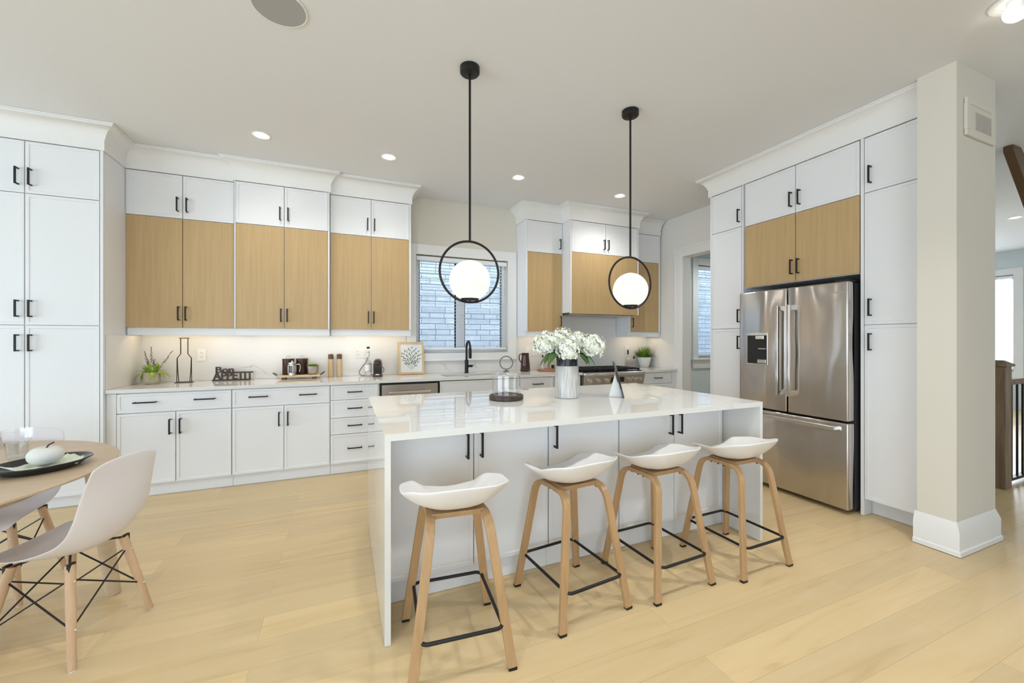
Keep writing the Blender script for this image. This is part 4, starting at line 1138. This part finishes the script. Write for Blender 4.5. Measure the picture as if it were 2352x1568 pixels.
obj('handle', sweep(nb(), smoothpath([(0.036, 0, 0.108), (0.070, 0, 0.110), (0.080, 0, 0.085), (0.070, 0, 0.035)], 5), rect(0.007, 0.004, 0.002), side=(0, 1, 0)), CHROME, t, smooth=40)
t = thing('succulent_pot', 'lime succulent in a silver bowl on the tray', 'potted plant', (-0.300, 4.755, TRZ))
obj('pot', lathe(nb(), [(0, 0.001), (0.038, 0.001), (0.048, 0.012), (0.056, 0.05), (0.060, 0.088), (0.057, 0.088), (0.05, 0.075), (0, 0.075)], n=32), SILVERP, t, smooth=50)
b = nb(); rnd = random.Random(5)
for k in range(46):
    a = k * 2.4; e = 0.35 + 1.05 * (k / 46); leaf(b, (0.012 * math.cos(a), 0.012 * math.sin(a), 0.078), (math.cos(a) * math.sin(e), math.sin(a) * math.sin(e), math.cos(e)), 0.035 + 0.028 * k / 46, 0.022, 0.0, 4, fold=0.4)
obj('rosette', b, GREEN, t, smooth=60)

# pepper and salt mills
t = thing('pepper_mill', 'left tall maple mill with dark top beside the tray', 'pepper mill', (-0.127, 4.878, CT1), 0, 'two wooden mills')
obj('mill_body', lathe(nb(), [(0, 0.001), (0.027, 0.001), (0.027, 0.196), (0, 0.196)], n=24), LIGHTWOOD, t, smooth=40)
obj('mill_top', lathe(nb(), [(0, 0.197), (0.027, 0.197), (0.027, 0.247), (0.025, 0.250), (0, 0.250)], n=24), mat('dark_chestnut', (0.12, 0.065, 0.022), 0.3), t, smooth=40)
obj('mill_knob', lathe(nb(), [(0, 0.250), (0.006, 0.250), (0.008, 0.258), (0.005, 0.264), (0, 0.265)], n=14), CHROME, t, smooth=50)
copy_tree(t, (-0.040, 4.880, CT1), 0, 'right tall maple mill with dark top, nearer the outlet')

# syrup bottle
t = thing('glass_bottle', 'tall clear bottle with white label and dark cap by the coffee machine', 'bottle', (0.257, 4.765, CT1))
obj('bottle_glass', lathe(nb(), [(0, 0.001), (0.033, 0.001), (0.035, 0.006), (0.035, 0.155), (0.028, 0.185), (0.016, 0.20), (0.014, 0.31), (0.012, 0.31), (0.012, 0.20), (0.03, 0.155), (0.03, 0.01), (0, 0.01)], n=28), GLASS, t, smooth=40)
b = nb(); lathe(b, [(0.0356, 0.055), (0.0358, 0.055), (0.0358, 0.145), (0.0356, 0.145)], n=28); lathe(b, [(0.0165, 0.215), (0.0168, 0.215), (0.0160, 0.285), (0.0157, 0.285)], n=24)
obj('paper_label', b, PAPER, t, smooth=50)
b = nb(); lathe(b, [(0.0360, 0.056), (0.0362, 0.056), (0.0362, 0.060), (0.0360, 0.060)], n=28); lathe(b, [(0.0360, 0.135), (0.0362, 0.135), (0.0362, 0.141), (0.0360, 0.141)], n=28); lathe(b, [(0.0167, 0.268), (0.0169, 0.268), (0.0168, 0.272), (0.0166, 0.272)], n=20)
obj('label_band', b, mat('label_ink', (0.2, 0.17, 0.15), 0.6), t)
obj('cap', lathe(nb(), [(0, 0.3105), (0.0165, 0.3105), (0.0165, 0.332), (0, 0.332)], n=20), PITCH, t, smooth=40)

# coffee machine
t = thing('coffee_machine', 'small brown capsule coffee machine plugged into the wall', 'coffee machine', (0.350, 4.675, CT1), -8)
prf = [(-0.044, 0.02), (-0.046, 0.14), (-0.038, 0.178), (-0.018, 0.198), (0.018, 0.198), (0.038, 0.178), (0.046, 0.14), (0.044, 0.02)]
b = nb(); prism(b, prf, lambda a, c_, d: (a, 0.0 + d, c_), 0.15); obj('housing', b, MOCHA, t, smooth=30)
b = nb(); prism(b, [(a * .86, c_ * .93 + .008) for a, c_ in prf], lambda a, c_, d: (a, -0.012 + d, c_), 0.012); obj('front_plate', b, GLOSSBLK, t)
b = lathe(nb(), [(0, 0), (0.032, 0), (0.034, 0.010), (0.026, 0.016), (0, 0.016)], n=28); bmesh.ops.rotate(b, verts=b.verts, cent=(0, 0, 0), matrix=Matrix.Rotation(R(90), 3, 'X')); bmesh.ops.translate(b, verts=b.verts, vec=(0, -0.012, 0.152)); obj('brew_head', b, BROWNM, t, smooth=40)
b = nb(); box(b, -0.048, 0.048, -0.035, 0.15, 0.001, 0.020, 0.004); box(b, -0.044, 0.044, -0.040, -0.012, 0.020, 0.040, 0.004); obj('drip_tray', b, BROWNM, t)
obj('badge', box(nb(), -0.018, 0.018, -0.0415, -0.0395, 0.024, 0.034), OUTLETM, t)
b = nb()
obj('water_tank', tube(b, [(0.043 + 0.022 * math.sin(a), 0.06, 0.075 - 0.03 * math.cos(a)) for a in [PI * i / 10 for i in range(11)]], 0.003, 6), BROWNM, t, smooth=40)
cord = [(0.05 - 0.17, 0.245, 0.232), (-0.118, 0.205, 0.215), (-0.128, 0.185, 0.17), (-0.185, 0.18, 0.09), (-0.21, 0.17, 0.04), (-0.18, 0.15, 0.008), (-0.10, 0.145, 0.006), (-0.03, 0.152, 0.02)]
obj('power_cord', tube(nb(), smoothpath(cord, 7), 0.0032, 6), PITCH, t, smooth=60)
b = lathe(nb(), [(0, 0), (0.013, 0), (0.013, 0.022), (0.006, 0.032), (0, 0.032)], n=16); bmesh.ops.rotate(b, verts=b.verts, cent=(0, 0, 0), matrix=Matrix.Rotation(R(90), 3, 'X')); bmesh.ops.translate(b, verts=b.verts, vec=(-0.120, 0.252, 0.232)); obj('plug', b, PITCH, t, smooth=40)

# framed botanical print leaning on the backsplash
t = thing('framed_print', 'leaf print in a pale wood frame leaning by the window', 'picture', (0.745, 4.832, CT1 + 0.003), 0)
t.rotation_euler = (R(-9), 0, R(1.5))
fw, fh = 0.300, 0.385
b = nb(); box(b, -fw / 2, fw / 2, 0, 0.02, 0.002, 0.026); box(b, -fw / 2, fw / 2, 0, 0.02, fh - 0.024, fh); box(b, -fw / 2, -fw / 2 + 0.024, 0, 0.02, 0.026, fh - 0.024); box(b, fw / 2 - 0.024, fw / 2, 0, 0.02, 0.026, fh - 0.024)
obj('frame', b, LIGHTWOOD, t)
obj('print', box(nb(), -fw / 2 + 0.024, fw / 2 - 0.024, 0.008, 0.014, 0.026, fh - 0.024), PAPER, t)
b = nb(); rnd = random.Random(11)
def flat_leaf(bm, x, z, a, L, wd):
    c_, s_ = math.cos(a), math.sin(a); pts = []
    for u, v in ((0, 0), (.3, .5), (.6, .42), (1, 0), (.6, -.42), (.3, -.5)): pts.append((x + L * u * c_ - wd * v * s_, 0.0072, z + L * u * s_ + wd * v * c_))
    bm.faces.new(ring(bm, pts))
for k in range(7):
    a0 = R(90 + (k - 3) * 17); L = 0.225 - 0.012 * abs(k - 3); px, pz = 0.0, 0.07
    for q in range(7):
        u = 0.22 + q * 0.115; ang = a0 - 0.10 * (k - 3) * u
        x = px + L * u * math.cos(ang); z = pz + L * u * math.sin(ang) * 1.12
        if abs(x) > 0.10 or z > 0.325: continue
        flat_leaf(b, x, z, ang + (0.55 if q % 2 else -0.55) + rnd.gauss(0, .15), 0.046, 0.0085)
    flat_leaf(b, 0, 0.05, a0 - 0.05 * (k - 3), L * .95, 0.0028)
obj('leaf_drawing', b, INKG, t)
obj('sticker', lathe(nb(), [(0, 0), (0.009, 0), (0.009, 0.001), (0, 0.001)], n=20), OUTLETM, t, (fw / 2 - 0.028, -0.001, fh - 0.045)).rotation_euler = (R(90), 0, 0)

# jug
t = thing('ceramic_jug', 'glossy dark brown jug with handle left of the cutting board', 'jug', (2.178, 4.752, CT1), 0)
pr = [(0, 0.001), (0.060, 0.001), (0.064, 0.008), (0.058, 0.10), (0.048, 0.19), (0.047, 0.232), (0.050, 0.238), (0.045, 0.236), (0.043, 0.19), (0.05, 0.10), (0.05, 0.02), (0, 0.02)]
obj('jug_body', lathe(nb(), pr, n=36), MOCHA, t, smooth=50)
obj('handle', sweep(nb(), smoothpath([(-0.044, 0, 0.225), (-0.075, 0, 0.222), (-0.086, 0, 0.18), (-0.074, 0, 0.135), (-0.054, 0, 0.115)], 5), rect(0.008, 0.005, 0.002), side=(0, 1, 0)), MOCHA, t, smooth=50)
# board with jars
t = tag(obj('cutting_board', lathe(nb(), [(0, 0.001), (0.155, 0.001), (0.160, 0.006), (0.160, 0.016), (0.155, 0.020), (0, 0.020)], n=48), REDWOOD, None, (2.520, 4.735, CT1), 40), 'round reddish wooden board under the spice jar behind the vase', 'cutting board')
t = thing('spice_jar', 'clip-top glass jar with a black label on the round board', 'jar', (2.545, 4.715, CT1 + 0.0205), 0)
obj('jar_glass', lathe(nb(), [(0, 0.001), (0.042, 0.001), (0.045, 0.006), (0.045, 0.085), (0.038, 0.10), (0.036, 0.10), (0.042, 0.085), (0.042, 0.006), (0, 0.004)], n=28), GLASS, t, smooth=40)
obj('contents', lathe(nb(), [(0, 0.007), (0.040, 0.007), (0.040, 0.060), (0, 0.062)], n=24), noisy('brown_spice', (0.25, 0.13, 0.05), (0.45, 0.28, 0.13), (150, 150, 150), 0.8), t)
obj('lid', lathe(nb(), [(0, 0.1005), (0.040, 0.1005), (0.042, 0.105), (0.040, 0.122), (0, 0.124)], n=28), LIGHTWOOD, t, smooth=40)
obj('black_label', box(nb(), -0.028, 0.008, -0.049, -0.0445, 0.018, 0.058), PITCH, t)
t = thing('glass_bottle', 'slim clear bottle with dark stopper on the round board', 'bottle', (2.435, 4.76, CT1 + 0.0205), 0)
obj('bottle_glass', lathe(nb(), [(0, 0.001), (0.022, 0.001), (0.022, 0.10), (0.010, 0.125), (0.010, 0.16), (0.008, 0.16), (0.008, 0.125), (0.02, 0.10), (0.02, 0.004), (0, 0.004)], n=20), GLASS, t, smooth=40)
obj('stopper', lathe(nb(), [(0, 0.155), (0.008, 0.155), (0.012, 0.165), (0.011, 0.185), (0, 0.188)], n=14), DARKWOOD, t, smooth=40)

# potted grass and two bottles in the corner
t = thing('potted_grass', 'spiky green grass in a white pot right of the range', 'potted plant', (4.165, 4.805, CT1), 0)
obj('pot', lathe(nb(), [(0, 0.001), (0.060, 0.001), (0.072, 0.03), (0.102, 0.150), (0.098, 0.150), (0.085, 0.125), (0, 0.125)], n=36), WHITECER, t, smooth=50)
b = nb(); pot_plant_spiky(b, 260, 0.07, 0.205, 4, 0.010, 1.2)
for v in b.verts:
    v.co.z += 0.135
    v.co.y = max(min(v.co.y, 0.105), -0.13); v.co.x = min(v.co.x, 0.148)
obj('foliage', b, GRASS, t)
for (x, y, h, lab) in ((3.915, 4.868, 0.235, 'taller clear glass bottle with dark stopper beside the potted grass'), (4.020, 4.862, 0.15, 'shorter clear glass bottle touching the left of the potted grass')):
    t = thing('glass_bottle', lab, 'bottle', (x, y, CT1), 0)
    k = h / 0.235; r = 0.042 if h > .2 else 0.036
    obj('bottle_glass', lathe(nb(), [(0, 0.001), (r, 0.001), (r, 0.135 * k), (0.014, 0.165 * k), (0.012, 0.20 * k), (0.010, 0.20 * k), (0.012, 0.165 * k), (r - .003, 0.135 * k), (r - .003, 0.005), (0, 0.005)], n=24), GLASS, t, smooth=40)
    obj('stopper', lathe(nb(), [(0, 0.19 * k), (0.0095, 0.19 * k), (0.014, 0.225 * k), (0.010, 0.26 * k), (0, 0.265 * k)], n=14), DARKWOOD, t, smooth=40)


# ------------------------------------------------------------------ outlets
def outlet(label, x0, x1, z0, z1, kinds, name='wall_outlet'):
    t = thing(name, label, 'outlet', (x0, 4.9185, z0), 0, 'white outlet plates on the backsplash')
    W, H = x1 - x0, z1 - z0
    obj('cover_plate', box(nb(), 0, W, -0.006, 0, 0, H, 0.002), OUTLETM, t)
    n = len(kinds)
    for i, k in enumerate(kinds):
        cx_ = W * (i + .5) / n
        if k == 'o':
            obj('socket', box(nb(), cx_ - 0.017, cx_ + 0.017, -0.008, -0.005, H / 2 - 0.034, H / 2 + 0.034, 0.001), OUTLETM, t)
            b = nb()
            for dz in (-0.019, 0.019):
                for dx in (-0.0065, 0.0065): box(b, cx_ + dx - 0.0012, cx_ + dx + 0.0012, -0.009, -0.0075, H / 2 + dz - 0.002, H / 2 + dz + 0.007)
                box(b, cx_ - 0.002, cx_ + 0.002, -0.009, -0.0075, H / 2 + dz - 0.011, H / 2 + dz - 0.007)
            obj('slots', b, SLOTM, t)
        else:
            obj('rocker_switch', box(nb(), cx_ - 0.017, cx_ + 0.017, -0.010, -0.005, H / 2 - 0.034, H / 2 + 0.034, 0.002), OUTLETM, t)
    return t


outlet('white double socket between wire bottle and word sign', -1.342, -1.268, 1.118, 1.240, 'o')
outlet('wide white plate with socket and switch behind the coffee machine cord', 0.118, 0.250, 1.118, 1.242, 'os')
outlet('white switch plate left of the pair above the brown jug', 2.262, 2.336, 1.112, 1.234, 's')
outlet('white double socket right of the pair above the brown jug', 2.360, 2.434, 1.112, 1.234, 'o')
outlet('white double socket behind the bottles in the right corner', 3.893, 3.967, 1.118, 1.240, 'o')

# return air grille on the wall end
t = thing('air_vent', 'white rectangular vent high on the wall end', 'vent', (3.574, 1.2285, 2.607), 0)
b = nb(); box(b, 0, 0.385, -0.016, 0, 0, 0.035, 0.004); box(b, 0, 0.385, -0.016, 0, 0.200, 0.235, 0.004); box(b, 0, 0.035, -0.016, 0, 0.035, 0.2); box(b, 0.350, 0.385, -0.016, 0, 0.035, 0.2)
obj('vent_frame', b, mat('vent_cream', (0.74, 0.69, 0.61), 0.6), t)
obj('vent_panel', box(nb(), 0.034, 0.351, -0.008, -0.001, 0.034, 0.201), WALL, t)
b = nb()
for k in range(9): box(b, 0.13 + k * 0.024, 0.145 + k * 0.024, -0.011, -0.008, 0.055, 0.165)
obj('louvres', b, mat('vent_grey', (0.50, 0.46, 0.42), 0.7), t)

# ------------------------------------------------------------------ hall beyond the wall end
t = thing('newel_post', 'square stained oak newel post beyond the wall end', 'newel post', (5.47, 1.66, 0), 0)
obj('post', box(nb(), -0.062, 0.062, -0.062, 0.062, 0.002, 1.09, 0.004), NEWEL, t)
b = nb(); box(b, -0.078, 0.078, -0.078, 0.078, 1.0905, 1.115, 0.004); prism(b, [(-0.07, -0.07), (0.07, -0.07), (0.07, 0.07), (-0.07, 0.07)], lambda a, c_, d: (a * (1 - d * 20), c_ * (1 - d * 20), 1.1155 + d), 0.03)
obj('cap', b, NEWEL, t)
t = thing('stair_railing', 'dark handrail with black balusters running from the newel post', 'railing', (5.535, 1.66, 0), 0)
obj('handrail', box(nb(), 0.0, 1.75, -0.03, 0.03, 0.915, 0.965, 0.012, 3), NEWEL, t, smooth=40)
obj('bottom_rail', box(nb(), 0.0, 1.75, -0.02, 0.02, 0.03, 0.055), BLACK, t)
for k in range(14): obj('baluster', box(nb(), 0.075 + k * 0.12, 0.088 + k * 0.12, -0.0065, 0.0065, 0.0555, 0.9145), BLACK, t)
b = nb(); prism(b, [(0, 3.045), (0.16, 3.045), (1.55, 2.0), (1.55, 1.40), (0.0, 3.0)], lambda a, c_, d: (5.43 + a, 1.56 + d, c_), 0.06)
tag(obj('stair_stringer', b, STRINGER), 'dark oak sloping stair stringer at the top right edge', 'stringer')
# hall window
t = bpy.data.objects.new('window_3', None); COL.objects.link(t); t['kind'] = 'structure'; t['label'] = 'bright window at the far end of the hall'
b = nb()
for (y0, y1, z0, z1) in ((3.40, 3.45, 0.72, 2.58), (4.50, 4.55, 0.72, 2.58), (3.45, 4.50, 0.72, 0.77), (3.45, 4.50, 2.53, 2.58)): box(b, HX + 0.06, HX + 0.12, y0, y1, z0, z1)
obj('window_frame', b, FRAMEW, t)
obj('window_pane', box(nb(), HX + 0.085, HX + 0.089, 3.45, 4.50, 0.77, 2.53), PANE, t)
b = nb()
for (y0, y1, z0, z1) in ((3.28, 3.40, 0.6, 2.70), (4.55, 4.67, 0.6, 2.70), (3.40, 4.55, 2.58, 2.70), (3.40, 4.55, 0.6, 0.72)): box(b, HX - 0.02, HX - 0.001, y0, y1, z0, z1)
struct('trim_7', b, TRIM, 'white casing around the hall window')
blind('white slat blind in the bright window down the hall', 0.0, 1.13, 0.0, 1.83, 0.0, 0.0405, (0.15, 0.5, 0.85), rot=-90)
hb_ = [o for o in COL.objects if o.name.startswith('window_blind') and o.parent is None][-1]
hb_.location = (HX + 0.04, 4.54, 0.74)
